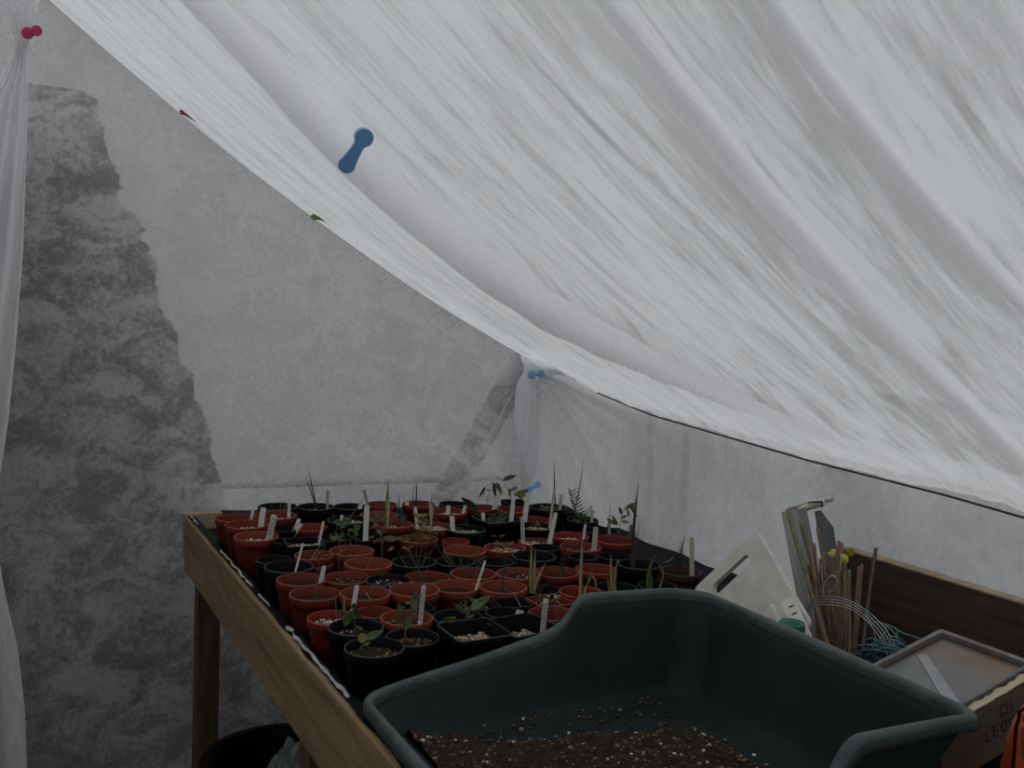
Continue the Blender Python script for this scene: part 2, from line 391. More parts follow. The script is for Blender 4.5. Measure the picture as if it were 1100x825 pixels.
# long gathered drape at the upper left
EDGE = [(-1.36, .075), (-1.18, .07), (-1.0, .064), (-.86, .05), (-.76, .03), (-.68, .015), (-.6, .006), (-.5, .004), (-.42, .012), (-.30, .028), (-.1, .045), (.1, .058), (.3, .064), (.45, .068), (.53, .066), (.56, .063), (.6, .075), (.70, .095)]
def drape_fn(a, b):
    z = .70-2.05*b; xe = float(np.interp(z, [e[0] for e in EDGE], [e[1] for e in EDGE]))
    wd = float(np.interp(z, [-1.36, -.6, 0, .45, .545, .57, .62, .70], [.34, .30, .17, .08, .030, .026, .05, .13]))
    x = xe-wd*a
    amp = .016*min(1, wd/.12)
    y = 2.60+amp*math.sin(a*24+z*1.3)+.006*math.sin(a*55)+.012*math.sin(z*5)-(.10*max(0, -(z+.55))*(1-a) if z < -.55 else 0)
    return (x, y, z+CAMZ)
mb = MB().grid(drape_fn, 80, 110); uv = [(i % 81*.006, p[2]) for i, p in enumerate(mb.v)]
tag(mb.obj('fleece_drape', M_drape, uv=uv), 'long gathered fleece hanging below the pink peg at the left edge', 'fleece')

# outdoor frame seen faintly through the fleece --------------------------------
fr = empty('trim_1', (1.49, 2.76, 0)); struct(fr); fr.name = 'trim_1'
def bar(name, p, q, w, par=fr, mat=M_alu, n=4):
    p, q = W(p), W(q); base = Vector(par.location)
    return MB().tube([p-base, q-base], w, n).obj(name, mat, par, smooth=False)
bar('corner_post', (1.50, 2.765, -1.36), (1.50, 2.765, -.10), .022)
bar('rafter', (1.52, 2.765, -.11), (.05, 2.765, .80), .020)
bar('rafter', (-1.45, 2.765, -.11), (.05, 2.765, .80), .020)
bar('brace', onY(560, 383, 2.765), onY(472, 540, 2.765), .034)
bar('brace', onY(572, 395, 2.745), onY(497, 525, 2.745), .012)
bar('cross_rail', (.44, 2.76, -.515), (1.5, 2.76, -.535), .008)
bar('glazing_bar', (.432, 2.755, -1.36), (.425, 2.755, -.16), .006)
bar('eave_rail', (1.555, -1.4, -.13), (1.555, 2.76, -.13), .018)
for y in (2.10, 1.95, 1.30, .7, .1, -.5): bar('side_bar', (1.545, y, -1.36), (1.55, y+.02, -.13), .014)
for y in (2.1, 1.45, .80, .15, -.5): bar('roof_bar', (1.53, y, -.07), (.05, y, .88), .010)
bar('ridge_rail', (.05, -1.4, .85), (.05, 2.76, .85), .02)

# ragged wall outdoors ----------------------------------------------------------
YW = 2.86
edge_px = [(95, 95), (104, 118), (112, 135), (113, 160), (124, 180), (130, 205), (150, 240), (163, 270), (168, 300), (176, 330), (195, 362), (192, 384), (208, 402), (211, 425), (222, 458), (228, 490), (240, 525), (247, 556), (262, 585), (300, 610), (345, 640), (352, 720), (356, 812)]
ed = [onY(u, v, YW) for u, v in edge_px]
wl = empty('stone_wall', (-.5, YW+.15, 0))
def ragged(zhi, zlo, x_left, yy, thick, name, mat, jit):
    zz = [p[2] for p in ed][::-1]; xx = [p[0] for p in ed][::-1]
    out = []
    for z in np.linspace(zlo, zhi, max(6, int((zhi-zlo)/.006))):
        zs_ = math.floor(z*17)/17; x = float(np.interp(z, zz, xx))+jit*(1.6*nz(zs_*23.3, 5, 1)+nz(z*40, 0, 1)+.6*nz(z*110, 3, 1)); out.append((x, z))
    out += [(x_left, zhi), (x_left, zlo)]
    b_ = Vector(wl.location)
    M_ = Matrix(((1, 0, 0, -b_.x), (0, 0, 1, yy-b_.y), (0, 1, 0, CAMZ-b_.z), (0, 0, 0, 1)))
    return MB().prism(out, 0, thick, M_).obj(name, mat, wl, smooth=False)
zc = [onY(100, v, YW)[2] for v in (96, 121, 158, 182)]
for i in range(3): ragged(zc[i]-.006, zc[i+1]+.006, -1.6, YW+.012*(i % 2), .30, 'stone_course', (M_course, M_course2, M_course)[i], .018)
for i in range(1, 4): ragged(zc[i]+.010, zc[i]-.008, -1.6, YW-.004, .28, 'mortar_joint', M_plinth, .018)
ragged(zc[3]-.003, -1.37, -1.6, YW+.02, .28, 'rubble_face', M_rubble, .014)
tag(wl, 'dark ragged-edged stone wall showing through the gable fleece', 'wall')

# ------------------------------------------------------------------ the bench
bench = empty('potting_bench', (.95, 1.5, 0)); bo = Vector(bench.location)
def bpart(name, lo, hi, mat, bev=.003, M=None):
    mb = MB().box((lo[0]-bo.x, lo[1]-bo.y, lo[2]+CAMZ), (hi[0]-bo.x, hi[1]-bo.y, hi[2]+CAMZ))
    return mb.obj(name, mat, bench, smooth=False, bevel=bev)
bpart('front_board', (.424, .30, -.685), (.448, 2.535, -.550), M_wood)
def y_end(x): return 2.560-.20*(x-.45)
mb = MB().prism([(.424-bo.x, y_end(.424)-.024-bo.y), (1.44-bo.x, y_end(1.44)-.024-bo.y), (1.44-bo.x, y_end(1.44)-bo.y), (.424-bo.x, y_end(.424)-bo.y)], CAMZ-.66, CAMZ-.542)
mb.obj('end_board', M_palewood2, bench, smooth=False, bevel=.003)
bpart('side_rail', (1.44, .30, -.69), (1.462, 2.33, -.590), M_wood)
mb = MB().prism([(.449-bo.x, .30-bo.y), (1.44-bo.x, .30-bo.y), (1.44-bo.x, y_end(1.44)-.026-bo.y), (.449-bo.x, y_end(.449)-.026-bo.y)], CAMZ-.603, CAMZ-.585)
mb.obj('tabletop', M_wood, bench, smooth=False)
for x, y in ((.450, 2.475), (.450, 1.50), (1.385, 2.28), (1.385, 1.50), (.450, .42), (1.385, .42)):
    bpart('leg', (x, y, -1.36), (x+.055, y+.055, -.604), M_leg, .003)
bpart('back_board', (1.44, .32, -.589), (1.462, 1.335, -.430), M_darkwood, .003)
bpart('board_capping', (1.439, .32, -.430), (1.464, 1.335, -.426), M_palewood2, .001)
tag(bench, 'long timber potting bench with sawn front board, covered in pots', 'bench')

# black liner
def liner_fn(a, b):
    x = .432+1.0*a; ye = y_end(x); y = .34+(ye+.025-.34)*b; z = -.5805
    if x < .449: z = -.5468
    elif x < .470: z = -.5468-.0337*((x-.449)/.021)
    z += .0018*nz(x*14, y*14, 0)-.001
    k = max(0, (x-1.33)/.106); h = min(.034, .030*k*k*(1+.5*nz(y*9, 1, 0))) if y > 1.36 else 0
    if x > .515:
        k2 = min(1, max(0, (y-ye+.13)/.09)); h = max(h, .0405*k2*k2*(3-2*k2)+.002*nz(x*12, y*9, 2)*k2)
        if y > ye+.004: h = .0405-.02*(y-ye-.004)/.02
    else: y = min(y, ye-.028)
    z += h
    if x < .449: z += .002*nz(y*30, 0, 4); x += .005*nz(y*12, 5, 0)
    return (x, y, z+CAMZ)
mb = MB().grid(liner_fn, 120, 200); liner = mb.obj('plastic_liner', M_liner)
tag(liner, 'black polythene sheet lining the bench beneath the pots', 'plastic sheet')
def strip(y0, y1, w, nm, mat, xo=.437):
    def fn(a, b):
        y = y0+(y1-y0)*b; x = xo+w*(a-.5)*(.55+.8*nz(y*40, 0, 3))+.004*nz(y*25, 7, 0)
        return (x, y, CAMZ-.5455+.002*math.sin(a*math.pi)+.0015*nz(y*30, a, 2))
    o = MB().grid(fn, 5, 40).obj(nm, mat, liner); md = o.modifiers.new('thick', 'SOLIDIFY'); md.thickness = .0008
    return o
strip(1.27, 1.60, .012, 'torn_edge', M_strip)['label'] = 'pale torn edge strip'
strip(1.72, 1.80, .007, 'torn_edge', M_strip)['label'] = 'pale torn edge strip'
strip(1.85, 2.15, .008, 'torn_edge', M_palewood)['label'] = 'pale brown torn edge strip'
strip(2.42, 2.52, .007, 'torn_edge', M_strip)['label'] = 'pale torn edge strip'

# ------------------------------------------------------------------ pots
def round_pot(mat, lipm, ratio=.70, H=.93, lip=.16, n=44):
    """unit rim radius 1, height 2H; origin at the base"""
    h = 2*H; rb = ratio; L = h*(1-lip); t = .035
    def ro(z): return rb+(.945-rb)*z/L
    prof = [(0.001, 0), (rb*.9, 0), (rb, .02), (ro(L*.78), L*.78), (ro(L*.78)+.012, L*.79), (.945, L-.012), (.985, L), (1.0, L+.03), (1.0, h-.03), (.985, h), (.955, h), (.935, h-.03)]
    def ri(z): return rb-t+(.93-rb)*z/h
    prof += [(ri(h*.8), h*.8), (ri(h*.4), h*.4), (ri(.06), .06), (0.001, .06)]
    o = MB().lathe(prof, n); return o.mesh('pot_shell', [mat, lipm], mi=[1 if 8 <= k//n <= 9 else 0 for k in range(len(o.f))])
def sq_loop(s, z, n=48, p=.22):
    """rounded square of half side s; p = corner radius share"""
    out = []; r = s*p; k = n//4
    for q in range(4):
        cx, cy = [(1, 1), (-1, 1), (-1, -1), (1, -1)][q]
        for i in range(k):
            a = math.pi/2*(q+i/(k-1)); out.append((cx*(s-r)+r*math.cos(a), cy*(s-r)+r*math.sin(a), z))
    return out
def square_pot(mat, lipm, ratio=.78, H=1.0):
    h = 2*H; t = .03; L = h*.9
    rs = [(.02, 0), (ratio*.96, 0), (ratio, .03), (ratio+(.95-ratio)*.99, L), (.98, L+.01), (1.0, L+.04), (1.0, h-.02), (.985, h), (.955, h), (.94, h-.03), (ratio-t+(.93-ratio)*.5, h*.5), (ratio-t, .06), (.02, .06)]
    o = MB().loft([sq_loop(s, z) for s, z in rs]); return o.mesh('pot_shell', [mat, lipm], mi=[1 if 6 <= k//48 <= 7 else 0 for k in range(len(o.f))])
M_lipr = plastic('highlit_scuffed_terracotta_lip', (.26, .085, .05), (.17, .045, .028), .5)  # paler lip: light caught on the edge is painted in, along with wear
M_lipb = plastic('highlit_scuffed_black_lip', (.060, .060, .060), (.022, .022, .022), .45)  # black lips likewise carry a painted edge highlight and wear
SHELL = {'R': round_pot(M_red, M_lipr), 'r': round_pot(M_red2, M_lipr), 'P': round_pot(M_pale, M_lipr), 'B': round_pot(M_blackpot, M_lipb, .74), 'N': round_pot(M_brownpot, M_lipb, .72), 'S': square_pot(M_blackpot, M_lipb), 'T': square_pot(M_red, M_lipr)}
def soil_mesh(sq, mat, k):
    mb = MB(); n = 32; rings = []
    for i, r in enumerate((.02, .3, .6, .85, 1.0)):
        lp = sq_loop(r, 0, n) if sq else [(r*math.cos(2*math.pi*j/n), r*math.sin(2*math.pi*j/n), 0) for j in range(n)]
        rings.append([(x, y, .05*(1-r)+.07*nz(x*3+k, y*3, k)+.04*nz(x*9, y*9+k, k)) for x, y, z in lp])
    rings.append([(x, y, z-.12) for x, y, z in rings[-1]])
    return mb.loft(rings, True, True).mesh('soil', mat)
ICO = None
def ico_unit():
    import bmesh
    bm = bmesh.new(); bmesh.ops.create_icosphere(bm, subdivisions=1, radius=1)
    v = [Vector(x.co) for x in bm.verts]; bm.verts.index_update(); f = [tuple(y.index for y in x.verts) for x in bm.faces]; bm.free(); return v, f
ICO = ico_unit()
def pebble(mb, p, r, flat=.7):
    M_ = Matrix.Rotation(U(0, 6.3), 3, 'Z') @ Matrix.Rotation(U(-.5, .5), 3, 'X') @ Matrix.Diagonal((r*U(.8, 1.3), r*U(.7, 1), r*flat*U(.7, 1.1)))
    mb.add([Vector(p)+M_ @ v for v in ICO[0]], ICO[1])
def grit_mesh(sq, n, rad, mat, k):
    mb = MB(); random.seed(100+k)
    while n > 0:
        x, y = U(-1, 1), U(-1, 1)
        if not sq and x*x+y*y > .9: continue
        if sq and max(abs(x), abs(y)) > .93: continue
        pebble(mb, (x, y, .04+.06*nz(x*3+k, y*3, k)), rad*U(.6, 1.25)); n -= 1
    return mb.mesh('grit', mat)
SOIL = [soil_mesh(False, M_soil, k) for k in range(3)]; SOILQ = [soil_mesh(True, M_soil, k) for k in range(2)]
BED = soil_mesh(False, M_gritbed, 5); BEDQ = soil_mesh(True, M_gritbed, 6)
GRIT = [grit_mesh(False, 150, .085, M_grit, k) for k in range(4)]; GRITQ = [grit_mesh(True, 200, .085, M_grit, 10+k) for k in range(2)]
PERL = [grit_mesh(False, 46, .055, M_perl, 20+k) for k in range(3)]; PERLQ = [grit_mesh(True, 55, .055, M_perl, 30+k) for k in range(2)]
GRP = {'R': 'red round pots on the bench', 'r': 'red round pots on the bench', 'P': 'red round pots on the bench', 'B': 'black round pots on the bench', 'N': 'black round pots on the bench', 'S': 'black square pots on the bench', 'T': 'red square pots on the bench'}
# id, type, rim centre u, v, rim width, filling (G grit, S soil with specks, D bare soil, E empty), depth of filling below the rim (share of height), label
POTS = [
 (26, 'B', 387.5, 693, 65, 'S', .16, 'front black round pot with a broad-leaved seedling, nearest the bench edge'),
 (28, 'B', 436, 691, 60, 'S', .17, 'black round pot left of the big square grit pot, with a drooping seedling'),
 (29, 'S', 495, 678.5, 72, 'G', .22, 'large black square pot of pale grit at the front, without any label'),
 (30, 'S', 555, 672, 72, 'G', .28, 'black square pot of grit with the written label, beside the green tray'),
 (50, 'B', 603, 674, 46, 'S', .2, 'black pot with one grey bud tucked against the green tray rim'),
 (23, 'r', 331, 667, 54, 'G', .2, 'bright red grit pot with a yellow shoot and tall white label'),
 (24, 'R', 385, 657, 48, 'D', .3, 'red pot almost hidden behind the black pot with a leafy seedling'),
 (25, 'B', 383, 672, 60, 'S', .2, 'black round pot with a big-leaved plant, second from the front left'),
 (27, 'P', 437, 668, 58, 'S', .18, 'red pot holding a single upright oval leaf'),
 (31, 'B', 490, 663, 56, 'S', .17, 'black pot with a rosette of long green leaves behind the square grit pot'),
 (52, 'B', 541, 658, 46, 'E', .5, 'black round pot with a short blank white tag inside'),
 (49, 'R', 594, 660, 52, 'D', .35, 'deep red round pot just in front of the red square pot'),
 (51, 'P', 628, 651, 34, 'D', .3, 'red pot whose rim peeps out beside the corner of the green tray'),
 (48, 'T', 593, 645, 46, 'S', .14, 'red square pot filled with small weeds'),
 (53, 'S', 550, 647, 44, 'D', .3, 'black square pot with a bent dry twig across its corner'),
 (54, 'S', 514, 650, 42, 'S', .12, 'black square pot of weeds behind the long green leaves'),
 (56, 'S', 447, 650, 40, 'D', .25, 'black square pot between the oval leaf pot and the row of red pots'),
 (21, 'R', 332, 637, 55, 'D', .18, 'red soil pot third back along the wooden front board'),
 (22, 'P', 387, 637, 55, 'D', .18, 'red soil pot with a curved pale dead stem'),
 (32, 'P', 438, 634, 55, 'D', .32, 'left pot of the neat row of three red pots in mid bench'),
 (33, 'P', 486, 630, 53, 'D', .2, 'middle pot of the neat row of three red pots, thin white stick at its rim'),
 (34, 'P', 537, 630, 52, 'D', .2, 'right pot of the neat row of three red pots in mid bench'),
 (90, 'B', 583, 633, 40, 'S', .25, 'black pot sprouting tall yellow-green blades behind the red square pot'),
 (47, 'r', 619, 635, 46, 'G', .4, 'red pot with tan, green and arched white shoots beside the tray corner'),
 (86, 'B', 662, 631, 45, 'D', .25, 'black pot with two stout yellowing shoots behind the tray'),
 (85, 'B', 706, 629, 42, 'S', .25, 'black pot with one curved green shoot behind the tray plateau'),
 (88, 'B', 741, 637, 42, 'S', .2, 'black pot low at the right bench edge, below the spiky pot'),
 (19, 'R', 310, 624, 53, 'D', .18, 'red pot with a white label in its right side, near the front board'),
 (20, 'R', 364, 619, 51, 'S', .16, 'red soil pot in front of the pair of stacked red pots'),
 (46, 'B', 414, 622, 49, 'S', .12, 'black pot of loose soil with a bare brown stem, mid bench'),
 (35, 'R', 459, 620, 50, 'D', .18, 'red pot with thin upright grass, behind the three neat red pots'),
 (36, 'R', 507, 617, 51, 'D', .25, 'red pot in the centre of the bench, behind the thin white stick'),
 (37, 'P', 553, 616, 49, 'S', .15, 'red pot with two slender dark stems, in the right middle'),
 (38, 'R', 599, 613, 48, 'D', .2, 'deep red pot right of the tall yellow-green blades'),
 (82, 'R', 637, 611, 45, 'D', .22, 'red pot behind the tan shoots, at the right middle'),
 (14, 'B', 276, 603, 44, 'E', .6, 'empty black round pot half behind a larger black pot at the front board'),
 (15, 'B', 293, 609, 53, 'D', .3, 'larger empty-looking black round pot near the front board'),
 (16, 'R', 339, 606, 43, 'E', .6, 'lower pot of a pair of stacked red pots at the left'),
 (18, 'P', 389, 607, 52, 'D', .35, 'red pot with a pale rim left of the bare brown stem'),
 (17, 'P', 373, 595, 49, 'G', .25, 'red grit pot below the round-leaved plant'),
 (43, 'B', 437, 604, 49, 'D', .3, 'black pot with a shiny rim and fine arching grass, centre left'),
 (44, 'B', 483, 603, 44, 'D', .3, 'black pot of fine grass in the very middle of the bench'),
 (42, 'B', 533, 603, 44, 'D', .4, 'black pot sunk between red pots right of the middle'),
 (39, 'B', 576, 598, 48, 'D', .25, 'black round pot behind the tips of the yellow-green blades'),
 (79, 'B', 626, 598, 36, 'D', .3, 'small black pot between the red pots at right middle'),
 (80, 'B', 660, 597, 42, 'E', .5, 'black pot hidden under the feathery-leaved pot at the right'),
 (81, 'B', 688, 606, 46, 'S', .22, 'black pot with a white chip and dark stem near the right edge'),
 (84, 'N', 729, 613, 45, 'D', .18, 'brown-black pot with spiky dark blades and a tall label at the right edge'),
 (40, 'P', 500, 591, 46, 'E', .6, 'empty tilted red pot in the middle of the bench'),
 (41, 'r', 541, 588, 45, 'G', .15, 'red grit pot with tiny pale plants, middle right'),
 (66, 'B', 588, 588, 38, 'D', .3, 'black pot in front of the red pot with mixed grit'),
 (65, 'R', 576, 579, 38, 'G', .14, 'red pot of mixed grit beside two leaning white labels'),
 (76, 'R', 621, 587, 45, 'S', .16, 'red pot with a wide yellowed label in its right side'),
 (77, 'R', 661, 580, 43, 'S', .2, 'red pot with the feathery bronze-leaved plant at the right back'),
 (13, 'S', 360, 577, 40, 'D', .25, 'black square pot right of the left-hand square grit pot'),
 (71, 'S', 396, 577, 38, 'G', .3, 'black square pot below the wide upright white label'),
 (70, 'R', 450, 578, 42, 'D', .25, 'red pot under the yellow-brown foliage'),
 (12, 'S', 319, 580, 44, 'G', .16, 'black square pot of pale grit near the left end'),
 (92, 'B', 285, 580, 30, 'D', .25, 'small black pot squeezed between the front corner red pots and the grit square'),
 (3, 'P', 262, 579, 48, 'G', .2, 'red grit pot with a leaning wide label, nearest of the corner three'),
 (72, 'R', 492, 579, 34, 'D', .3, 'dark red pot hidden behind the empty tilted red pot'),
 (67, 'B', 497, 569, 42, 'G', .14, 'black pot of grit behind two overlapping white labels'),
 (64, 'B', 577, 568, 41, 'G', .15, 'black grit pot at the right back, under a thin green blade'),
 (75, 'r', 613, 575, 41, 'G', .2, 'bright red grit pot below the little conifer'),
 (78, 'B', 643, 570, 40, 'E', .4, 'black pot with a single dark blade behind the feathery-leaved pot'),
 (68, 'R', 463, 566, 44, 'G', .12, 'red pot overflowing with yellowing leaves, middle back'),
 (69, 'R', 428, 563, 42, 'G', .18, 'red pot with a tall pale grass shoot, left middle back'),
 (2, 'R', 252.5, 566, 46, 'G', .2, 'red grit pot with an upright wide label, middle of the corner three'),
 (93, 'S', 297, 567, 36, 'D', .2, 'black square pot with two small labels, behind the left grit square'),
 (11, 'r', 338.5, 566, 37, 'E', .5, 'shallow empty bright red pot behind the left grit square'),
 (8, 'B', 369, 558, 45, 'G', .14, 'black grit pot with a slanting grey stem at the left back'),
 (59, 'S', 532, 557, 48, 'D', .2, 'large black square pot with dark glossy leaves at the back'),
 (1, 'R', 240, 558, 42, 'D', .25, 'red pot in the far left corner beside the front board'),
 (63, 'R', 580, 556, 38, 'E', .5, 'red pot in front of the black back pot near the lower blue peg'),
 (4, 'R', 283.5, 554, 45, 'G', .2, 'red grit pot with a thin upright label, far left'),
 (10, 'P', 407, 553, 41, 'S', .15, 'red pot behind the wide upright label, left back'),
 (73, 'S', 607, 553, 26, 'D', .15, 'small black square pot with a white sticker, right back'),
 (74, 'B', 626, 558, 34, 'D', .2, 'black pot growing a little conifer seedling'),
 (56.5, 'R', 482, 549, 40, 'G', .18, 'red pot with two labels near the dark pointed leaf, back middle'),
 (61, 'R', 553, 547, 37, 'S', .2, 'red pot under the tall leafy sapling at the back'),
 (62, 'B', 593, 546, 40, 'S', .14, 'black pot beside the lower blue peg, at the back right'),
 (58, 'R', 517, 545, 34, 'D', .25, 'red pot left of the tall leafy sapling in the back row'),
 (5, 'B', 299.5, 544, 42, 'S', .18, 'black pot with dry twigs, first in the back row'),
 (6, 'B', 340, 544, 39, 'G', .2, 'black grit pot with two dark spiky blades, second in the back row'),
 (7, 'B', 374, 544, 36, 'D', .2, 'black pot right of the dark spiky blades, third in the back row'),
 (9, 'R', 410, 541.5, 34, 'G', .25, 'red pot fourth in the back row, left of the pale grass shoot'),
 (55, 'R', 450, 541, 36, 'D', .25, 'red pot with upright grass blades in the back row'),
 (57, 'B', 487, 541, 30, 'D', .3, 'black pot peeping over the red pot in the middle of the back row'),
 (60, 'S', 552, 538.5, 26, 'D', .2, 'black square pot tilted against the far fleece under the sapling'),
]
geo = {}
for pid, ty, u, v, w, fill, dp, lab in POTS:
    D = .09
    for _ in range(6):
        H = D*(.93 if ty not in 'ST' else 1.0)
        H = min(max(H, .074), .098)+(.004 if ty in 'BS' else 0)+((pid*7) % 5-2)*.0022
        if pid in (60,): H += .012
        p = onZ(u, v, -.5795+H); D = min(max(w*depth(p)/F, .055), .105)
    if ty in 'ST': D *= .90
    if pid in (24, 56, 54, 53, 92, 93, 14, 13, 71, 72, 52, 50, 51, 42, 79, 80, 66, 73): D *= .88
    geo[pid] = [float(p[0]), float(p[1]), D/2, H, ty]
# settle pots that would run into each other
ids = [p[0] for p in POTS]; org = {i: (geo[i][0], geo[i][1]) for i in ids}
NEST = {frozenset((16, 16.5))}
for it in range(260):
    for a_ in range(len(ids)):
        for b_ in range(a_+1, len(ids)):
            A, B = geo[ids[a_]], geo[ids[b_]]
            dx, dy = B[0]-A[0], B[1]-A[1]; d = math.hypot(dx, dy) or 1e-6
            if 'S' in (A[4], B[4]) or 'T' in (A[4], B[4]):
                def sup(G):
                    if G[4] in 'ST': return G[2]*min(1.30, 1/max(abs(dx/d), abs(dy/d)))
                    return G[2]
                need = sup(A)+sup(B)
            else: need = A[2]+B[2]
            need *= .98
            if d < need:
                k = (need-d)/2*.6
                A[0] -= dx/d*k; A[1] -= dy/d*k; B[0] += dx/d*k; B[1] += dy/d*k
    for i in ids:
        g = geo[i]; g[0] = min(max(g[0], .454+g[2]*.77), 1.395-g[2]*.6); g[1] = max(min(g[1], 2.545-.20*(g[0]-.45)-.075-g[2]*.8), 1.240+g[2])
        ox, oy = org[i]; dx, dy = g[0]-ox, g[1]-oy; d = math.hypot(dx, dy)
        if d > .07: g[0] = ox+dx/d*.07; g[1] = max(oy+dy/d*.07, 1.240+g[2])
# what still overlaps gets narrower
worst = []
for it in range(60):
    for a_ in range(len(ids)):
        for b_ in range(a_+1, len(ids)):
            A, B = geo[ids[a_]], geo[ids[b_]]; d = math.hypot(B[0]-A[0], B[1]-A[1])
            if 'S' in (A[4], B[4]) or 'T' in (A[4], B[4]):
                dx, dy = B[0]-A[0], B[1]-A[1]
                sup = lambda G: G[2]*(min(1.3, 1/max(abs(dx/d), abs(dy/d))) if G[4] in 'ST' else 1)
                need = sup(A)+sup(B)
            else: need = A[2]+B[2]
            if d < need*.98 and min(A[2], B[2]) > .034:
                q = max(.985, d/(need*.98)); A[2] *= q; B[2] *= q
for i in ids:
    d = math.hypot(geo[i][0]-org[i][0], geo[i][1]-org[i][1])
    if d > .02 or geo[i][2] < .035: worst.append((i, round(d, 3), round(geo[i][2]*2, 3)))
print('settled', worst)
POT = {}; SOILZ = {}
def build_pot(pid, ty, x, y, r, H, fill, dp, lab, zb=BZ+.0008):
    k = int(pid*2) % 7; e = empty('square_pot' if ty in 'ST' else 'flower_pot', (x, y, zb), U(-.12, .12) if ty in 'ST' else U(0, 6))
    zs = H/(2*(.93 if ty not in 'ST' else 1.0))
    use('pot_shell', SHELL[ty], e, scale=(r, r, zs))
    sq = ty in 'ST'; hz = H*(1-dp); tp = (.78 if sq else (.74 if ty == 'B' else .70))
    ri = r*((tp-.033)+(.93-tp)*hz/H)*.985
    if fill != 'E':
        bed = (BEDQ if sq else BED) if fill == 'G' else (SOILQ[k % 2] if sq else SOIL[k % 3])
        use('grit_bed' if fill == 'G' else 'soil', bed, e, (0, 0, hz), (ri, ri, ri))
        g = None
        if fill == 'G': g = use('grit', (GRITQ[k % 2] if sq else GRIT[k % 4]), e, (0, 0, hz), (ri, ri, ri*.9), 0 if sq else U(0, 6))
        if fill == 'S': g = use('perlite', (PERLQ[k % 2] if sq else PERL[k % 3]), e, (0, 0, hz), (ri, ri, ri*.9), 0 if sq else U(0, 6))
        if g: g['kind'] = 'stuff'
    tag(e, lab, 'pot', GRP[ty]); POT[pid] = e; SOILZ[pid] = hz if fill != 'E' else .006
    return e
for pid, ty, u, v, w, fill, dp, lab in POTS:
    g = geo[pid]; build_pot(pid, ty, g[0], g[1], g[2], g[3], fill, dp, lab)
# upper pot of the stacked red pair
g = geo[16]
build_pot(16.5, 'R', g[0], g[1], g[2]*.985, g[3], 'D', .35, 'upper pot of a pair of stacked red pots at the left', BZ+.016)
# sticker
e = POT[73]; MB().box((-.018, -geo[73][2]*.97-.002, .030), (.018, -geo[73][2]*.97+.0005, .038)).obj('sticker', M_white, e, smooth=False)

# ------------------------------------------------------------------ plants
def view_plane(pid, off=0.0):
    e = POT[pid]; p = np.array([e.location.x, e.location.y, 0]); n = p/np.linalg.norm(p)
    return p+n*off, n
def proj(p):
    q = RB.T @ np.array(p); return CX+F*q[0]/q[2], CY+F*q[1]/q[2]
SHIFT = {}
for pid_, ty_, u_, v_, *rest_ in POTS:
    g_ = geo[pid_]; a_ = proj((g_[0], g_[1], -.5795+g_[3])); SHIFT[pid_] = (a_[0]-u_, a_[1]-v_)
def pt(pid, u, v, off=0.0):
    u += SHIFT[pid][0]; v += SHIFT[pid][1]*.5
    p, n = view_plane(pid, off); return W(onP(u, v, p, n))
def local(e, p): return e.matrix_basis.inverted() @ p
def blade(pid, base, tip, w, col, bend=0.0, off=0.0, toff=0.0, name='grass_blade', base_drop=True, n=9):
    e = POT[pid]
    b = pt(pid, *base, off); t = pt(pid, *tip, off+toff); 
    vw = Vector(view_plane(pid)[1]); side = vw.cross(Vector((0, 0, 1))).normalized()
    if base_drop:   # the base stands in the soil
        zs = e.location.z+SOILZ[pid]-.004
        if b.z > zs and (t-b).z > 0: b = b+(b-t)*((b.z-zs)/max(1e-4, (t.z-b.z)))*.0+Vector((0, 0, zs-b.z))
        r = geo[int(pid) if pid not in geo else pid][2]*.78
        dv = Vector((b.x-e.location.x, b.y-e.location.y, 0))
        if dv.length > r: dv = dv.normalized()*r; b.x = e.location.x+dv.x; b.y = e.location.y+dv.y
    d = t-b; nrm = d.cross(vw); nrm = nrm.normalized() if nrm.length > 1e-6 else side
    mb = MB(); rings = []; hw = w/2; up = vw*-1
    for i in range(n+1):
        a = i/n; c = b+d*a+nrm*(bend*d.length*4*a*(1-a))
        ww = hw*(1-.15*a)*(1 if a < .55 else max(.06, 1-((a-.55)/.45)**1.6))
        th = .0007+.12*ww
        rings.append([c-nrm*ww, c+up*th, c+nrm*ww, c+up*(-.2*th)])
    mb.loft([[local(e, p) for p in r_] for r_ in rings], True, True, True)
    return mb.obj(name, LEAF[col], e)
def stem(pid, pts, w, col, off=0.0, name='seedling', drop=True):
    e = POT[pid]; P = [pt(pid, u, v, off) for u, v in pts]
    if drop: P[0].z = min(P[0].z, e.location.z+SOILZ[pid]-.004)
    r = geo[pid][2]*.75; dv = Vector((P[0].x-e.location.x, P[0].y-e.location.y, 0))
    if dv.length > r: dv = dv.normalized()*r; P[0].x = e.location.x+dv.x; P[0].y = e.location.y+dv.y
    return MB().tube([local(e, p) for p in P], lambda a: w/2*(1-.5*a), 6).obj(name, LEAF[col], e)
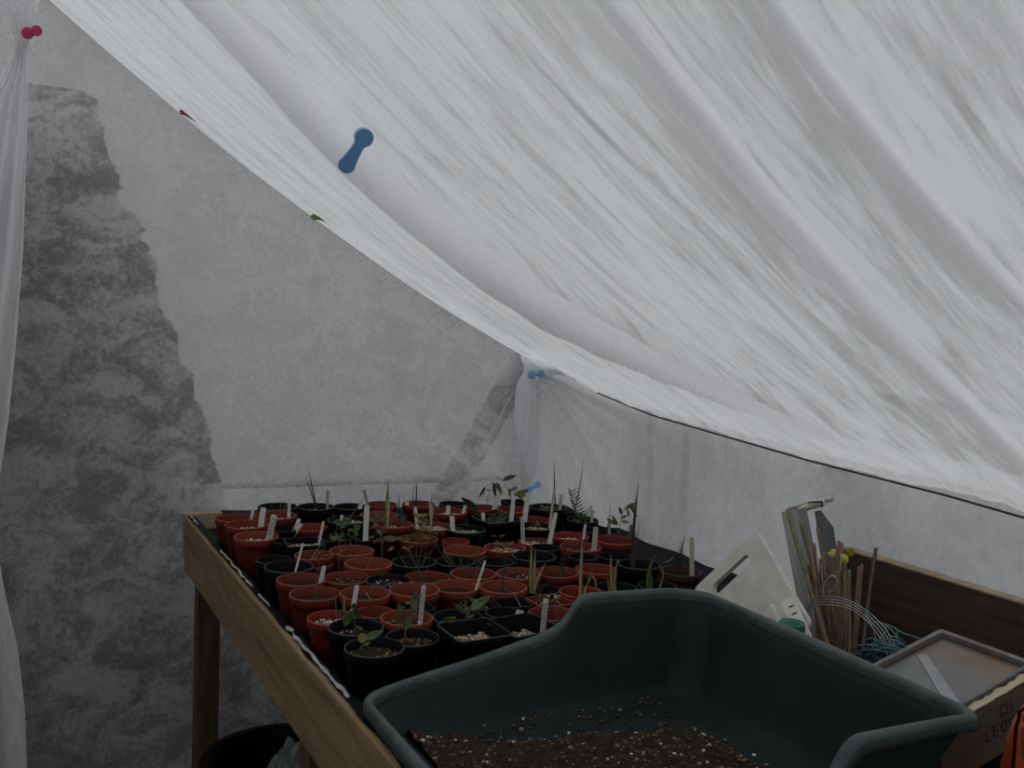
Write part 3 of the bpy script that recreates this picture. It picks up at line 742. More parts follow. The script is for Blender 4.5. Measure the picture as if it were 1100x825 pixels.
def leaf(pid, par, base, tip, wr, col, off=0.0, tilt=None, cup=.12, name='leaf', toff=0.0):
    e = POT[pid]; b = pt(pid, *base, off); t = pt(pid, *tip, off+toff); d = t-b; L = d.length
    vw = Vector(view_plane(pid)[1]); side = d.cross(vw).normalized(); nn = side.cross(d).normalized()
    a_ = U(-.6, .6) if tilt is None else tilt
    s2 = side*math.cos(a_)+nn*math.sin(a_); n2 = nn*math.cos(a_)-side*math.sin(a_)
    mb = MB(); nu, nv = 10, 4; vs = []
    for i in range(nu+1):
        a = i/nu; ww = L*wr*(math.sin(math.pi*min(1, a**.8))**.8*.5+.012)
        for j in range(nv+1):
            c = (j/nv-.5)*2
            vs.append(local(e, b+d*a+s2*(ww*c)+n2*(-abs(c)*ww*cup*2+L*.10*math.sin(math.pi*a))))
    fs = [(i*(nv+1)+j, i*(nv+1)+j+1, (i+1)*(nv+1)+j+1, (i+1)*(nv+1)+j) for i in range(nu) for j in range(nv)]
    o = mb.add(vs, fs).obj(name, LEAF[col], par); md = o.modifiers.new('thick', 'SOLIDIFY'); md.thickness = .0006
    return o
random.seed(11)
# back row spikes and grasses
blade(6, (343, 545), (331, 499), .0032, 'k'); blade(6, (343.5, 545), (329.5, 511), .003, 'k')
blade(5, (302, 548), (303, 537), .003, 'b'); blade(5, (303, 546), (311, 538), .002, 't'); blade(5, (300, 545), (290, 541), .0015, 'm')
blade(8, (366, 559), (387.5, 532), .0022, 'b', .02)
blade(69, (421.5, 558), (422.6, 515), .0085, 'y', .01); blade(69, (422, 558), (423.5, 530), .006, 'c')
blade(69, (436, 556), (433.5, 530), .004, 'd'); blade(69, (430, 558), (428, 541), .003, 'g', .1)
blade(55, (447, 540), (447.8, 515), .004, 'k'); blade(55, (440, 540), (445, 514.5), .0015, 'd', -.03); blade(55, (448, 538), (443, 528), .0015, 'k'); blade(55, (455, 545), (470, 565), .0012, 'm', .1, base_drop=False)
blade(68, (462, 556), (462.5, 527), .006, 'c'); blade(68, (463, 556), (459.5, 535), .005, 'c'); blade(68, (461.5, 556), (465, 538), .004, 'c')
# round-leaved plant
s1 = stem(17, [(369, 597), (366, 583), (361, 563)], .0018, 'm')
for b_, t_, wr, c_ in (((362, 565), (355, 561), .9, 'm'), ((362, 563), (374, 561), .8, 'm'), ((361, 564), (366, 569), .8, 'm')): leaf(17, s1, b_, t_, wr, c_)
s1 = stem(17, [(376, 597), (378, 585), (376, 570)], .0014, 'm')
for b_, t_, wr, c_ in (((375, 571), (383, 567), .8, 'g'), ((376, 570), (379, 578), .6, 'g'), ((375, 572), (368, 571), .6, 'm')): leaf(17, s1, b_, t_, wr, c_)
s1 = stem(17, [(362, 596), (360, 585), (358, 578)], .0012, 'y')
for t_ in ((349, 580), (366, 576), (352, 584), (364, 583), (357, 574)): leaf(17, s1, (358, 580), t_, .5, 'g')
blade(16, (331, 603), (349, 583), .005, 'y', .10); blade(16, (333, 605), (351, 588), .004, 'y', .12); blade(16, (340, 606), (354, 584), .0015, 'g', .05)
blade(16, (344, 607), (357, 597), .0016, 't', .25, base_drop=False)
blade(17, (360, 599), (368, 593), .0016, 't', .3, base_drop=False); blade(17, (374, 588), (372, 581), .0015, 't', .2, base_drop=False)
# star-leaved saplings
s1 = stem(46, [(407, 618), (407.5, 600), (406, 573)], .0022, 'b')
for t_, c_, wr in (((401, 568), 'm', .7), ((411, 571), 'm', .7), ((405, 576), 'g', .6)): leaf(46, s1, (406, 572), t_, wr, c_)
for t_ in ((426, 578), (419, 582), (413, 576), (400, 579), (397, 583), (408, 584)): leaf(46, s1, (408, 578), t_, .35, 'b')
s1 = stem(10, [(403, 556), (402, 548), (404, 557)], .001, 'y')
for t_ in ((391, 556), (395, 561), (399, 557), (405, 560), (409, 562), (398, 564), (387, 554)): leaf(10, s1, (398, 558), t_, .45, random.choice('ybg'), off=-.01)
s1 = stem(69, [(412, 566), (411, 560), (412, 554)], .0012, 'm')
for t_, c_ in (((408, 552), 'm'), ((417, 554), 'm'), ((413, 559), 'd'), ((420, 559), 'b'), ((402, 560), 'b')): leaf(69, s1, (412, 556), t_, .6, c_, off=-.02)
# yellowing bushy pot
s1 = stem(68, [(458, 568), (457, 560), (456, 552)], .0018, 'b')
for k in range(20):
    bx, by = U(446, 466), U(553, 564); leaf(68, s1, (bx, by), (bx+U(-8, 8), by+U(-5, 5)), .5, random.choice('ybbyg'), off=U(-.03, .01))
s1 = stem(70, [(462, 584), (462, 575)], .0014, 'b')
for k in range(12):
    bx, by = U(448, 470), U(572, 585); leaf(70, s1, (bx, by), (bx+U(-7, 7), by+U(-5, 5)), .5, random.choice('ygbdg'), off=U(-.03, .0))
leaf(70, s1, (462, 574), (471, 570), .5, 'g', off=-.01); leaf(69, POT[69].children[-1], (436, 560), (442, 553), .7, 'd', off=-.01)
# fine grass fan in the middle
random.seed(5)
for pid, bs, tips in ((43, (440, 608), [(428, 589), (404, 606), (450, 560), (449.5, 580), (420, 592), (463, 583), (444, 596)]),
                      (44, (485, 607), [(470, 566), (478, 586), (466, 584), (458, 576), (497, 588), (520, 595)]),
                      (35, (455, 622), [(449, 571), (441, 598), (462, 596), (432, 600)]),
                      (36, (508, 619), [(516.5, 573), (489, 580), (521, 594), (472, 592), (502, 596)])):
    for t_ in tips: blade(pid, (bs[0]+U(-4, 4), bs[1]+U(-2, 2)), t_, U(.0011, .0019), random.choice('mmgdm'), U(-.10, .10), off=U(-.01, .01))
st = stem(43, [(438, 610), (434, 600), (431, 592)], .001, 'b')
for t_ in ((423, 588), (437, 587), (428, 592), (433, 594)): leaf(43, st, (430, 590), t_, .4, 'b')
blade(68, (474, 566), (455, 535), .0014, 'm', .05, base_drop=False)
# more of the tangle of foliage in the left middle
random.seed(77)
for pid, (u0, u1, v0, v1), n_, cols in ((13, (348, 374, 566, 586), 9, 'dgmd'), (71, (393, 428, 566, 588), 13, 'bydgb'), (70, (438, 472, 564, 592), 14, 'ydgbd'), (67, (470, 500, 566, 580), 5, 'dgy')):
    st = stem(pid, [((u0+u1)/2, v1+3), ((u0+u1)/2-2, (v0+v1)/2), ((u0+u1)/2+1, v0)], .0014, 'b')
    for k in range(n_):
        x0, y0 = U(u0, u1), U(v0, v1); leaf(pid, st, (x0, y0), (x0+U(-9, 9), y0+U(-5, 6)), U(.35, .6), random.choice(cols), off=U(-.03, .02), name='leaf')
for k in range(9): blade(70, (450+U(-6, 6), 584), (450+U(-25, 30), U(556, 580)), .0013, random.choice('mdg'), U(-.12, .12))
# big pointed leaf and glossy leaves in the square pot
s1 = stem(59, [(523, 560), (518, 554), (513, 551)], .002, 'd')
leaf(59, s1, (512, 551), (493.5, 534.5), .38, 'd', tilt=.5); leaf(59, s1, (522, 563), (531, 551), .5, 'd', tilt=.1); leaf(59, s1, (529, 564), (546, 550), .42, 'd', tilt=.2); leaf(59, s1, (519, 555), (512, 549), .4, 'b')
blade(59, (532, 562), (508, 552), .001, 't', .02, base_drop=False); blade(59, (546, 580), (547, 556), .001, 'm', .02, base_drop=False)
# tall sapling at the back
s1 = stem(61, [(553, 549), (550, 535), (546, 524), (541, 516)], .0022, 'g')
for b_, t_, wr, c_ in (((541, 516), (556, 510.5), .32, 'g'), ((549, 532), (548, 524), .4, 'g'), ((549, 527), (557, 523), .35, 'g'), ((550, 533), (546, 531), .4, 'y'), ((553, 533), (563, 526), .35, 'y'), ((556, 533), (570, 525), .3, 'g'), ((557, 531), (569, 533), .35, 'y'), ((560, 528), (559, 536), .35, 'd'), ((556, 530), (564, 538), .35, 'y')): leaf(61, s1, b_, t_, wr, c_)
s1 = stem(58, [(521, 548), (524, 530), (529, 521), (534, 518)], .0014, 'b')
for b_, t_, wr, c_ in (((521, 523), (514, 535), .22, 'k'), ((530, 519), (527, 519), .7, 'b'), ((530, 519), (532, 535), .25, 'd'), ((533, 518), (538, 532), .35, 'y'), ((531, 519), (534, 526), .4, 'y'), ((526, 527), (522, 526), .3, 'k')): leaf(58, s1, b_, t_, wr, c_)
# right back: conifer and blades
blade(62, (601.5, 545), (599, 491), .0032, 'k', .005); blade(74, (614, 548), (627.5, 488), .0026, 'k', -.02)
s1 = stem(74, [(623, 562), (622, 548), (618, 535), (615, 528)], .0018, 'b')
for k in range(9):
    a = k/8; x0 = 623-8*a; y0 = 556-27*a
    leaf(74, s1, (x0, y0), (x0-9+3*a, y0-7+2*a), .2, 'm'); leaf(74, s1, (x0, y0), (x0+8-3*a, y0-5), .2, random.choice('mg'))
s2 = stem(74, [(626, 562), (630, 554), (636, 548)], .0015, 'b')
for k in range(5):
    a = k/4; x0 = 627+9*a; y0 = 558-10*a; leaf(74, s2, (x0, y0), (x0-2, y0-6), .22, 'm'); leaf(74, s2, (x0, y0), (x0+4, y0+4), .25, 'g')
for k in range(7): leaf(74, s2, (620+U(-4, 8), 562+U(-3, 4)), (620+U(-8, 12), 562+U(-6, 6)), .35, random.choice('gbm'), off=-.01)
blade(78, (645, 572), (654, 541), .0035, 'k', -.01)
s1 = stem(77, [(665, 580), (665.5, 570), (666.5, 560), (668, 552), (672, 546)], .0022, 'b')
for b_, t_, wr, c_ in (((664, 564), (651, 557), .3, 'b'), ((664, 563), (657, 553), .25, 'd'), ((659, 561), (655, 558), .4, 'b'), ((667, 560), (677, 561), .35, 'b'), ((667, 557), (674, 553), .4, 'b'), ((668, 553), (665, 544), .35, 'd'), ((671, 548), (677, 541), .35, 'b'), ((673, 546), (683, 540), .35, 'b'), ((676, 543), (684, 546), .3, 'b'), ((677, 544), (681, 552), .22, 'd'), ((679, 545), (685, 556), .2, 'd'), ((674, 547), (676, 556), .25, 'd')): leaf(77, s1, b_, t_, wr, c_)
s2 = stem(77, [(676, 580), (677, 572), (678, 566)], .0015, 'm')
for t_ in ((673, 571), (683, 571), (675, 577), (681, 577), (678, 563), (684, 575)): leaf(77, s2, (678, 572), t_, .5, random.choice('mbg'))
blade(81, (681, 604), (688, 516), .0045, 'd', .02); blade(81, (683, 604), (683, 560), .0035, 'k'); blade(81, (684, 604), (690, 556), .0025, 'd', .02); blade(81, (680, 608), (681, 578), .004, 'd'); blade(81, (682, 604), (689.5, 500), .0018, 'm', .01)
blade(84, (726, 616), (734.5, 573), .004, 'k', .02); blade(84, (727, 616), (732, 588), .0035, 'k', -.03); blade(84, (724, 614), (731, 580), .002, 'k', .03)
blade(84, (721, 618), (702, 622), .002, 't', .22, base_drop=False); blade(84, (722, 598), (710, 604), .0015, 't', .1, base_drop=False)
blade(85, (698, 630), (705.5, 594), .007, 'g', .10); blade(85, (699, 630), (697, 606), .005, 'g', -.05); blade(85, (703, 628), (711, 606), .003, 't', -.12)
blade(86, (659, 634), (656.5, 596), .007, 'y', .02); blade(86, (662, 634), (664, 600), .0065, 'y', .05); blade(86, (660, 634), (662.5, 603), .004, 'b'); blade(86, (657, 632), (652, 619), .0025, 't', .02)
blade(47, (620, 638), (621.8, 577), .007, 't', .01); blade(47, (623, 638), (633, 610), .005, 'g', .04); blade(47, (626, 637), (632, 619), .004, 'c', .12); blade(47, (631.5, 618.5), (634.5, 632), .002, 'c', .18, base_drop=False)
blade(90, (571, 640), (572, 582), .007, 'y', .0); blade(90, (574.5, 638), (576, 590), .005, 't', .0); blade(90, (574, 640), (587, 605), .006, 't', .06)
for k in range(6): blade(90, (U(576, 590), 638), (U(572, 596), U(622, 632)), .0015, 'd', U(-.3, .3))
blade(38, (603, 616), (608.5, 576), .0042, 'd', -.03); blade(38, (604, 616), (606, 585), .003, 'd', .04)
blade(37, (537, 618), (538, 596), .004, 'd'); blade(37, (550, 618), (551, 592), .003, 'd'); blade(37, (541, 618), (544, 588), .0018, 'd', .03)
blade(34, (536, 632), (538, 603), .004, 'd'); blade(34, (538, 632), (556, 645), .0012, 'm', .05, base_drop=False)
blade(21, (333, 642), (338, 595), .0022, 'm', .02); blade(23, (344, 668), (344, 640), .0042, 'y'); blade(23, (338, 668), (334, 628), .0022, 'm', .02)
blade(20, (360, 622), (357, 592), .0014, 'm', .05); blade(18, (389, 614), (392, 600), .0015, 't', .1)
blade(22, (388, 637), (399, 662), .0022, 't', .05, base_drop=False); blade(22, (384, 642), (381, 600), .0014, 'd', .03)
blade(53, (551, 636), (561, 657), .0024, 't', .02, base_drop=False, off=-.02)
# front seedlings
s1 = stem(25, [(383, 674), (381, 664), (380, 656)], .0028, 'g')
leaf(25, s1, (380, 655), (370, 673), .55, 'g', tilt=.3); leaf(25, s1, (380, 654), (388, 663), .6, 'd'); leaf(25, s1, (379, 655), (382, 647), .7, 'd'); leaf(25, s1, (372, 662), (368, 655), .5, 'd'); leaf(25, s1, (383, 672), (391, 676), .4, 'd')
s1 = stem(26, [(376, 697), (376, 688), (378, 684)], .003, 'g')
leaf(26, s1, (376, 690), (373, 679), .8, 'y', tilt=.2); leaf(26, s1, (377, 686), (397, 677), .38, 'g', tilt=.2); leaf(26, s1, (376, 692), (383, 689), .6, 'g'); leaf(26, s1, (376, 693), (371, 697), .6, 'm')
s1 = stem(27, [(446, 672), (446, 664), (446, 658)], .003, 'b')
leaf(27, s1, (446, 659), (446.5, 637.5), .46, 'm', tilt=.0, cup=.05); leaf(27, s1, (445, 664), (440, 658), .5, 'd')
s1 = stem(27, [(432, 672), (431, 664), (431, 660)], .002, 'd')
leaf(27, s1, (431, 663), (429, 651), .5, 'm'); leaf(27, s1, (431, 662), (435, 653), .5, 'm'); leaf(27, s1, (432, 670), (424, 664), .4, 'b')
s1 = stem(28, [(428, 694), (428, 684), (430, 676)], .003, 'b')
leaf(28, s1, (428, 680), (434, 665), .5, 'g'); leaf(28, s1, (429, 678), (427, 667), .35, 'm'); leaf(28, s1, (428, 688), (433, 692), .4, 'b'); leaf(28, s1, (427, 690), (422, 693), .4, 'b')
blade(28, (428, 676), (414, 667), .002, 'b', .05, base_drop=False)
s1 = stem(31, [(499, 668), (499, 660), (500, 652)], .003, 'b')
for b_, t_, wr, c_ in (((503, 655), (525, 640.5), .38, 'g'), ((498, 659), (485, 648.5), .38, 'm'), ((500, 658), (497, 649), .4, 'g'), ((499, 662), (504, 652), .4, 'b'), ((488, 668), (475, 664), .5, 'g'), ((500, 664), (508, 660), .35, 'b'), ((499, 655), (496, 641), .12, 'b')): leaf(31, s1, b_, t_, wr, c_)
s1 = stem(50, [(600, 678), (600, 668)], .002, 'd')
leaf(50, s1, (599, 672), (598.5, 661), .5, 'm'); leaf(50, s1, (600, 674), (607, 664), .25, 'd'); leaf(50, s1, (600, 674), (595, 655), .12, 'b')
for pid, n_, u0, v0 in ((48, 16, 592, 643), (54, 14, 513, 646), (56, 6, 440, 648)):
    s1 = stem(pid, [(u0, v0+4), (u0, v0-3)], .0012, 'g')
    for k in range(n_):
        x0, y0 = u0+U(-12, 12), v0+U(-3, 3); leaf(pid, s1, (x0, y0), (x0+U(-4, 4), y0-U(0, 5)), .5, random.choice('gmgyc'), off=U(-.02, .02))
for pid, u0, v0 in ((41, 535, 585), (41, 546, 586), (64, 580, 566), (62, 590, 548), (62, 598, 549), (10, 410, 556)):
    s1 = stem(pid, [(u0, v0+3), (u0, v0-2)], .0012, 'g')
    for k in range(5): leaf(pid, s1, (u0, v0-1), (u0+U(-7, 7), v0+U(-5, 2)), .45, random.choice('gybm'))
s1 = stem(41, [(541, 592), (539, 582), (536, 577)], .001, 'b')
leaf(41, s1, (533, 576), (525, 575.5), .2, 'k'); leaf(41, s1, (535, 576), (542, 575), .25, 'b')
blade(64, (565, 572), (579, 560), .0014, 'm', .02, base_drop=False)

# ------------------------------------------------------------------ plant labels
def label_outline():
    o = [(-.5, 1-.05), (-.38, 1.0), (.38, 1.0), (.5, 1-.05), (.5, .14), (.06, 0), (-.06, 0), (-.5, .14)]
    return o
LAB = {}
for k_, mt in (('w', M_white), ('t', M_tan), ('g', M_greytag)):
    LAB[k_] = MB().prism(label_outline(), -.5, .5, Matrix(((1, 0, 0, 0), (0, 0, 1, 0), (0, 1, 0, 0), (0, 0, 0, 1)))).mesh('plant_label', mt, smooth=False)
INK = MB()
random.seed(3)
def scribble(par, w, h):
    mb = MB()
    for k in range(int(h/.0032)):
        z = .35+.6*k*(.0032/h)
        if z > .95: break
        for c in np.linspace(-.36, .36, 6):
            if R_() < .25: continue
            x = c+U(-.05, .05); mb.add([(x-.05, -.62, z), (x+.05, -.62, z+.001), (x+.05+U(-.04, .04), -.62, z+.018), (x-.05, -.62, z+.014)], [(0, 1, 2, 3)])
    return mb.obj('handwriting', M_ink, par, smooth=False)
STICKS = [
 (1, (259, 560), (260, 546), 3, 'w', 'thin white label at the far left corner, in the red corner pot'),
 (2, (267.5, 572), (270.7, 547), 6, 'w', 'wide upright white label behind the leaning one in the left corner pots'),
 (3, (275.5, 583), (281.3, 555), 6.5, 'w', 'wide leaning white label in the nearest left corner red pot'),
 (4, (298.5, 561), (299, 537), 3.5, 'w', 'narrow upright white label in the red pot before the first back-row pot'),
 (93, (314, 573), (317, 557), 4, 'w', 'taller of two small white labels behind the left grit square'),
 (93, (319, 573), (319.6, 562), 3, 'w', 'shorter of two small white labels behind the left grit square'),
 (12, (340, 583), (340, 559), 2.6, 'w', 'slim white label at the right corner of the left grit square'),
 (15, (303, 603), (308, 584), 2.2, 'w', 'thin white stick slanting out of the black pot near the front board'),
 (6, (353.4, 548), (353, 526), 3, 'g', 'greyish label beside the two dark spiky blades'),
 (8, (361.6, 560), (362, 553), 2.6, 'w', 'tiny white label tip in the black grit pot at left back'),
 (7, (384.4, 550), (385.5, 538), 4.5, 'w', 'short wide label in the third back-row pot'),
 (9, (391.5, 548), (391, 526), 3, 'g', 'grey translucent label left of the fourth back-row pot'),
 (71, (393, 571), (394.2, 543), 5.5, 'w', 'wide upright white label in front of the left back red pots'),
 (19, (331.5, 629), (335, 609), 4.5, 'w', 'white label in the red pot near the front board, left middle'),
 (23, (354, 671), (357.8, 631), 5, 'w', 'tall white label in the bright red grit pot at front left'),
 (55, (436, 548), (437, 539), 4.5, 'w', 'short wide white label beside the grassy red back-row pot'),
 (68, (443.8, 558), (444.6, 545), 3.5, 'w', 'white label standing behind the yellowing bushy leaves'),
 (56.5, (480.5, 556), (481.8, 543), 4.2, 'w', 'upper of two overlapping white labels in mid back row'),
 (67, (479.4, 580), (481, 555), 5, 'w', 'lower of two overlapping white labels in mid back row'),
 (56.5, (497.5, 553), (499.6, 543), 3.2, 'w', 'small label at the right rim of the red pot by the pointed leaf'),
 (59, (517, 557), (517, 551), 3.4, 'w', 'tiny rounded white label tip in the glossy-leaved square pot'),
 (58, (532.5, 549), (533.4, 536), 5, 'w', 'wide white label below the hanging sapling leaves'),
 (59, (547.6, 564), (549, 542.6), 4.5, 'w', 'front label of the two behind the glossy leaves'),
 (61, (551, 552), (552.4, 535), 4, 'w', 'rear label of the two behind the glossy leaves'),
 (63, (569, 554), (573.4, 530), 5, 'w', 'wide white label leaning under the lower blue peg'),
 (61, (565, 545), (569.4, 529), 2.6, 'w', 'narrow label leaning just left of the wide one by the lower blue peg'),
 (65, (557.5, 581), (561.5, 553.6), 4, 'w', 'speckled white label left of the red pot of mixed grit'),
 (65, (590, 584), (597.5, 549), 4.6, 'w', 'long leaning white label right of the red pot of mixed grit'),
 (64, (591.5, 570), (596.4, 527), 2.4, 't', 'long thin tan stick leaning beside the long white label'),
 (62, (606, 551), (606.6, 532), 3.6, 't', 'tan label in the black pot by the lower blue peg'),
 (75, (629, 578), (629.4, 563), 2.6, 'w', 'narrow white label in the bright red pot below the conifer'),
 (76, (635.3, 590), (637.5, 566), 5.5, 't', 'wide yellowed label in the red pot in front of the conifer'),
 (74, (635.6, 568), (636, 548), 3, 't', 'thin tan label behind the wide yellowed one'),
 (78, (652, 575), (652.4, 560), 3, 'g', 'grey translucent label left of the feathery bronze plant'),
 (84, (741.6, 617), (741.3, 577), 4.8, 't', 'tall label at the right edge beside the spiky dark blades'),
 (33, (511, 632), (518.2, 602.5), 2.6, 'w', 'thin white stick leaning from the middle of the neat red row'),
 (27, (453, 660), (455.6, 632), 4.6, 'w', 'white label beside the single upright oval leaf'),
 (30, (576, 684), (579.8, 644), 5.8, 'w', 'white label with black handwriting in the square grit pot'),
 (52, (559, 664), (558.7, 655.6), 9, 'w', 'short wide blank white tag behind the written label'),
]
for i, (pid, b_, t_, wpx, k_, lab) in enumerate(STICKS):
    e = POT[pid]; p0, n = view_plane(pid)
    sx_, sy_ = SHIFT[pid]; b_ = (b_[0]+sx_, b_[1]+sy_); t_ = (t_[0]+sx_, t_[1]+sy_*.6)
    bb = onP(b_[0], b_[1], p0, n)
    # stand it inside the pot: keep the sight line, move the foot into the rim
    g = geo[pid]; rr = g[2]*.72; sidew = bb-p0; sidew[2] = 0; L = np.linalg.norm(sidew)
    o_ = -math.sqrt(max(0, (g[2]*.8)**2-min(L, rr)**2))*.35
    B = W(onP(b_[0], b_[1], p0+n*o_, n)); T = W(onP(t_[0], t_[1], p0+n*o_, n))
    ax = (T-B); zs = e.location.z+SOILZ[pid]-.018
    zs = max(zs, e.location.z+.006)
    B2 = B+ax*((zs-B.z)/max(.004, ax.z)) if B.z > zs else B
    dv = Vector((B2.x-e.location.x, B2.y-e.location.y, 0)); lim = g[2]*.66
    if dv.length > lim: dv = dv.normalized()*lim; B2 = Vector((e.location.x+dv.x, e.location.y+dv.y, B2.z))
    ax = T-B2; L = ax.length; z_ = ax.normalized(); y_ = Vector(n); y_ = (y_-z_*y_.dot(z_)).normalized()
    a_ = U(-.35, .35); x_ = y_.cross(z_); x2 = x_*math.cos(a_)+y_*math.sin(a_); y2 = z_.cross(x2)
    w_ = wpx*depth((T.x, T.y, T.z-CAMZ))/F/max(.7, math.cos(a_))
    o = bpy.data.objects.new('plant_label', LAB[k_]); COL.objects.link(o)
    M_ = Matrix((x2, y2, z_)).transposed().to_4x4(); M_.translation = B2
    o.matrix_world = M_ @ Matrix.Diagonal((w_, .0013, L, 1)) 
    tag(o, lab, 'plant label', 'plant labels stuck in the pots')
    if pid in (30, 3, 27) or i in (26,): scribble(o, w_, L)

# ------------------------------------------------------------------ potting tray with compost
TX0, TX1, TY0, TY1 = .432, 1.0, .69, 1.232
HF = .158; ZT = -.5795
def tray_h(x, y):
    """rim height above the bench at a point of the outline"""
    a = (x-TX0)/(TX1-TX0)
    return float(np.interp(x, [TX0, TX0+.02, .50, .60, .715, .742, .758, .772, .784, .80, .95, TX1], [.057, .059, .068, .083, .104, .114, .124, .146, .157, .159, .153, .146]))
def tray_outline(inset, rc, n=200):
    x0, x1, y0, y1 = TX0+inset, TX1-inset, TY0+inset, TY1-inset
    pts = []
    def arc(cx, cy, a0, a1, k=12):
        for i in range(k+1):
            a = a0+(a1-a0)*i/k; pts.append((cx+rc*math.cos(a), cy+rc*math.sin(a)))
    h = math.pi/2; TXF = .016
    def line(p, q, k):
        for i in range(1, k): pts.append((p[0]+(q[0]-p[0])*i/k, p[1]+(q[1]-p[1])*i/k))
    arc(x1-rc, y1-rc, 0, h); line((x1-rc, y1), (x0+rc, y1), 92); arc(x0+rc, y1-rc, h, 2*h); line((x0, y1-rc), (x0, y0+rc), 20)
    arc(x0+rc, y0+rc, 2*h, 3*h); line((x0+rc, y0), (x1-rc, y0), 92); arc(x1-rc, y0+rc, 3*h, 4*h); line((x1, y0+rc), (x1, y1-rc), 20)
    return [(x+TXF*max(0, (x-.75)/.25)*(y-TY0)/(TY1-TY0), y) for x, y in pts]
full = tray_outline(0, .035); base = tray_outline(.060, .05)
cen = ((TX0+TX1)/2, (TY0+TY1)/2)
hs = [tray_h(*p) for p in full]
for _ in range(2): hs = [(hs[i-1]+2*hs[i]+hs[(i+1) % len(hs)])/4 for i in range(len(hs))]
rings = []
def at_h(i, h, o=0.0):
    f, b_ = full[i], base[i]; k = h/HF
    x, y = b_[0]+(f[0]-b_[0])*k, b_[1]+(f[1]-b_[1])*k
    dx, dy = f[0]-cen[0], f[1]-cen[1]
    nx = (f[0]-b_[0]); ny = (f[1]-b_[1]); L = math.hypot(nx, ny) or 1
    return (x+nx/L*o, y+ny/L*o)
# the front lip reaches the same line as the walls: flare it out to the full outline
def flare(i):
    return full[i]
NR = len(full); tr = empty('potting_tray', (cen[0], cen[1], CAMZ+ZT))
def RL(p, z): return (p[0]-cen[0], p[1]-cen[1], z)
prof = []
for s_ in (0, .5, 1.0): prof.append([RL((base[i][0]*1, base[i][1]), .004+s_*.0) if s_ == 0 else None for i in range(NR)])
rings = []
rings.append([RL((cen[0]+(base[i][0]-cen[0])*.90, cen[1]+(base[i][1]-cen[1])*.90), .005) for i in range(NR)])
rings.append([RL((cen[0]+(base[i][0]-cen[0])*.985, cen[1]+(base[i][1]-cen[1])*.985), .007) for i in range(NR)])
def wall(i, a, o=0.0):
    h = hs[i]; b_, f = base[i], full[i]; nx, ny = f[0]-b_[0], f[1]-b_[1]; L = math.hypot(nx, ny) or 1
    k = a
    kk = k*(.35+.65*min(1, h/.12)) if False else k
    return (b_[0]+nx*kk+nx/L*o, b_[1]+ny*kk+ny/L*o)
for a in (.12, .3, .5, .7, .85): rings.append([RL(wall(i, a*.80), .005+(hs[i]-.012)*a) for i in range(NR)])
rb = .0085
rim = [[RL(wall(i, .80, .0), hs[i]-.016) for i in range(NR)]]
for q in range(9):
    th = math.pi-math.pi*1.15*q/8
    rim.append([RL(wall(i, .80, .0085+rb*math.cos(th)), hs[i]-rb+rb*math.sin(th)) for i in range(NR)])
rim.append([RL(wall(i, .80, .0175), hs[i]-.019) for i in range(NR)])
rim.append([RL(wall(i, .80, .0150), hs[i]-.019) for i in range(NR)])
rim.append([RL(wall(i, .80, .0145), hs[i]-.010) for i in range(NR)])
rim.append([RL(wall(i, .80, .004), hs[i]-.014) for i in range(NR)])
MB().loft(rim).obj('tray_rim', M_trayrim, tr)['label'] = 'rolled rim, highlight and wear painted in'
rings.append([RL(wall(i, .80, .0), hs[i]-.015) for i in range(NR)])
rings.append([RL(wall(i, .80, .0035), hs[i]-.015) for i in range(NR)])
rings.append([RL(wall(i, .30, .004), hs[i]*.32) for i in range(NR)])
rings.append([RL((cen[0]+(base[i][0]-cen[0])*1.0, cen[1]+(base[i][1]-cen[1])*1.0), .0012) for i in range(NR)])
mb = MB().loft(rings, True, True, False)
mb.f.append(tuple((len(rings)-1)*NR+j for j in range(NR)))
mb.obj('tray_shell', M_tray, tr)
tag(tr, 'large dark green potting tray with sloping sides and compost inside', 'tray')
# compost
def comp_fn(a, b):
    x = TX0+.044+.415*a; y = TY0+.062+.425*b
    far = np.interp(x, [.476, .53, .555, .578, .66, .74, .81, .85, .90], [1.180, 1.176, 1.160, 1.118, 1.102, 1.088, 1.078, 1.045, .93])
    h = .015+.009*nz(x*9, y*9, 0)+.006*nz(x*28, y*28, 3)+.004*nz(x*80, y*80, 5)
    edge = min(1, max(0, (far+.018*nz(x*22, 0, 9)-y)/.035))*min(1, max(0, (.885+.03*nz(y*14, 2, 2)-x)/.04))
    wl_ = max(0, (.500-x)/.05, (y-1.165)/.03)   # it banks up a little against the sides
    h += .022*wl_*edge
    k = edge
    return (x, y, CAMZ+ZT+.0050+max(-.003, h*k-.003*(1-k)*2))
comp = MB().grid(comp_fn, 150, 150).obj('compost', M_comp)
tag(comp, 'dark crumbly compost spread in the green potting tray', 'compost', kind='stuff')
mb = MB(); random.seed(21)
for k in range(2600):
    a, b = R_(), R_(); p = comp_fn(a, b)
    if p[2] < CAMZ+ZT+.010 and R_() < .75: continue
    pebble(mb, (p[0], p[1], max(p[2], CAMZ+ZT+.0075)), random.choice((.0012, .0018, .0026, .0034)), .8)
cr = mb.obj('compost_crumb', M_crumb, comp); cr['kind'] = 'stuff'

# ------------------------------------------------------------------ right-hand clutter
def frame_M(o, x, y, z):
    M_ = Matrix((x, y, z)).transposed().to_4x4(); M_.translation = o; return M_
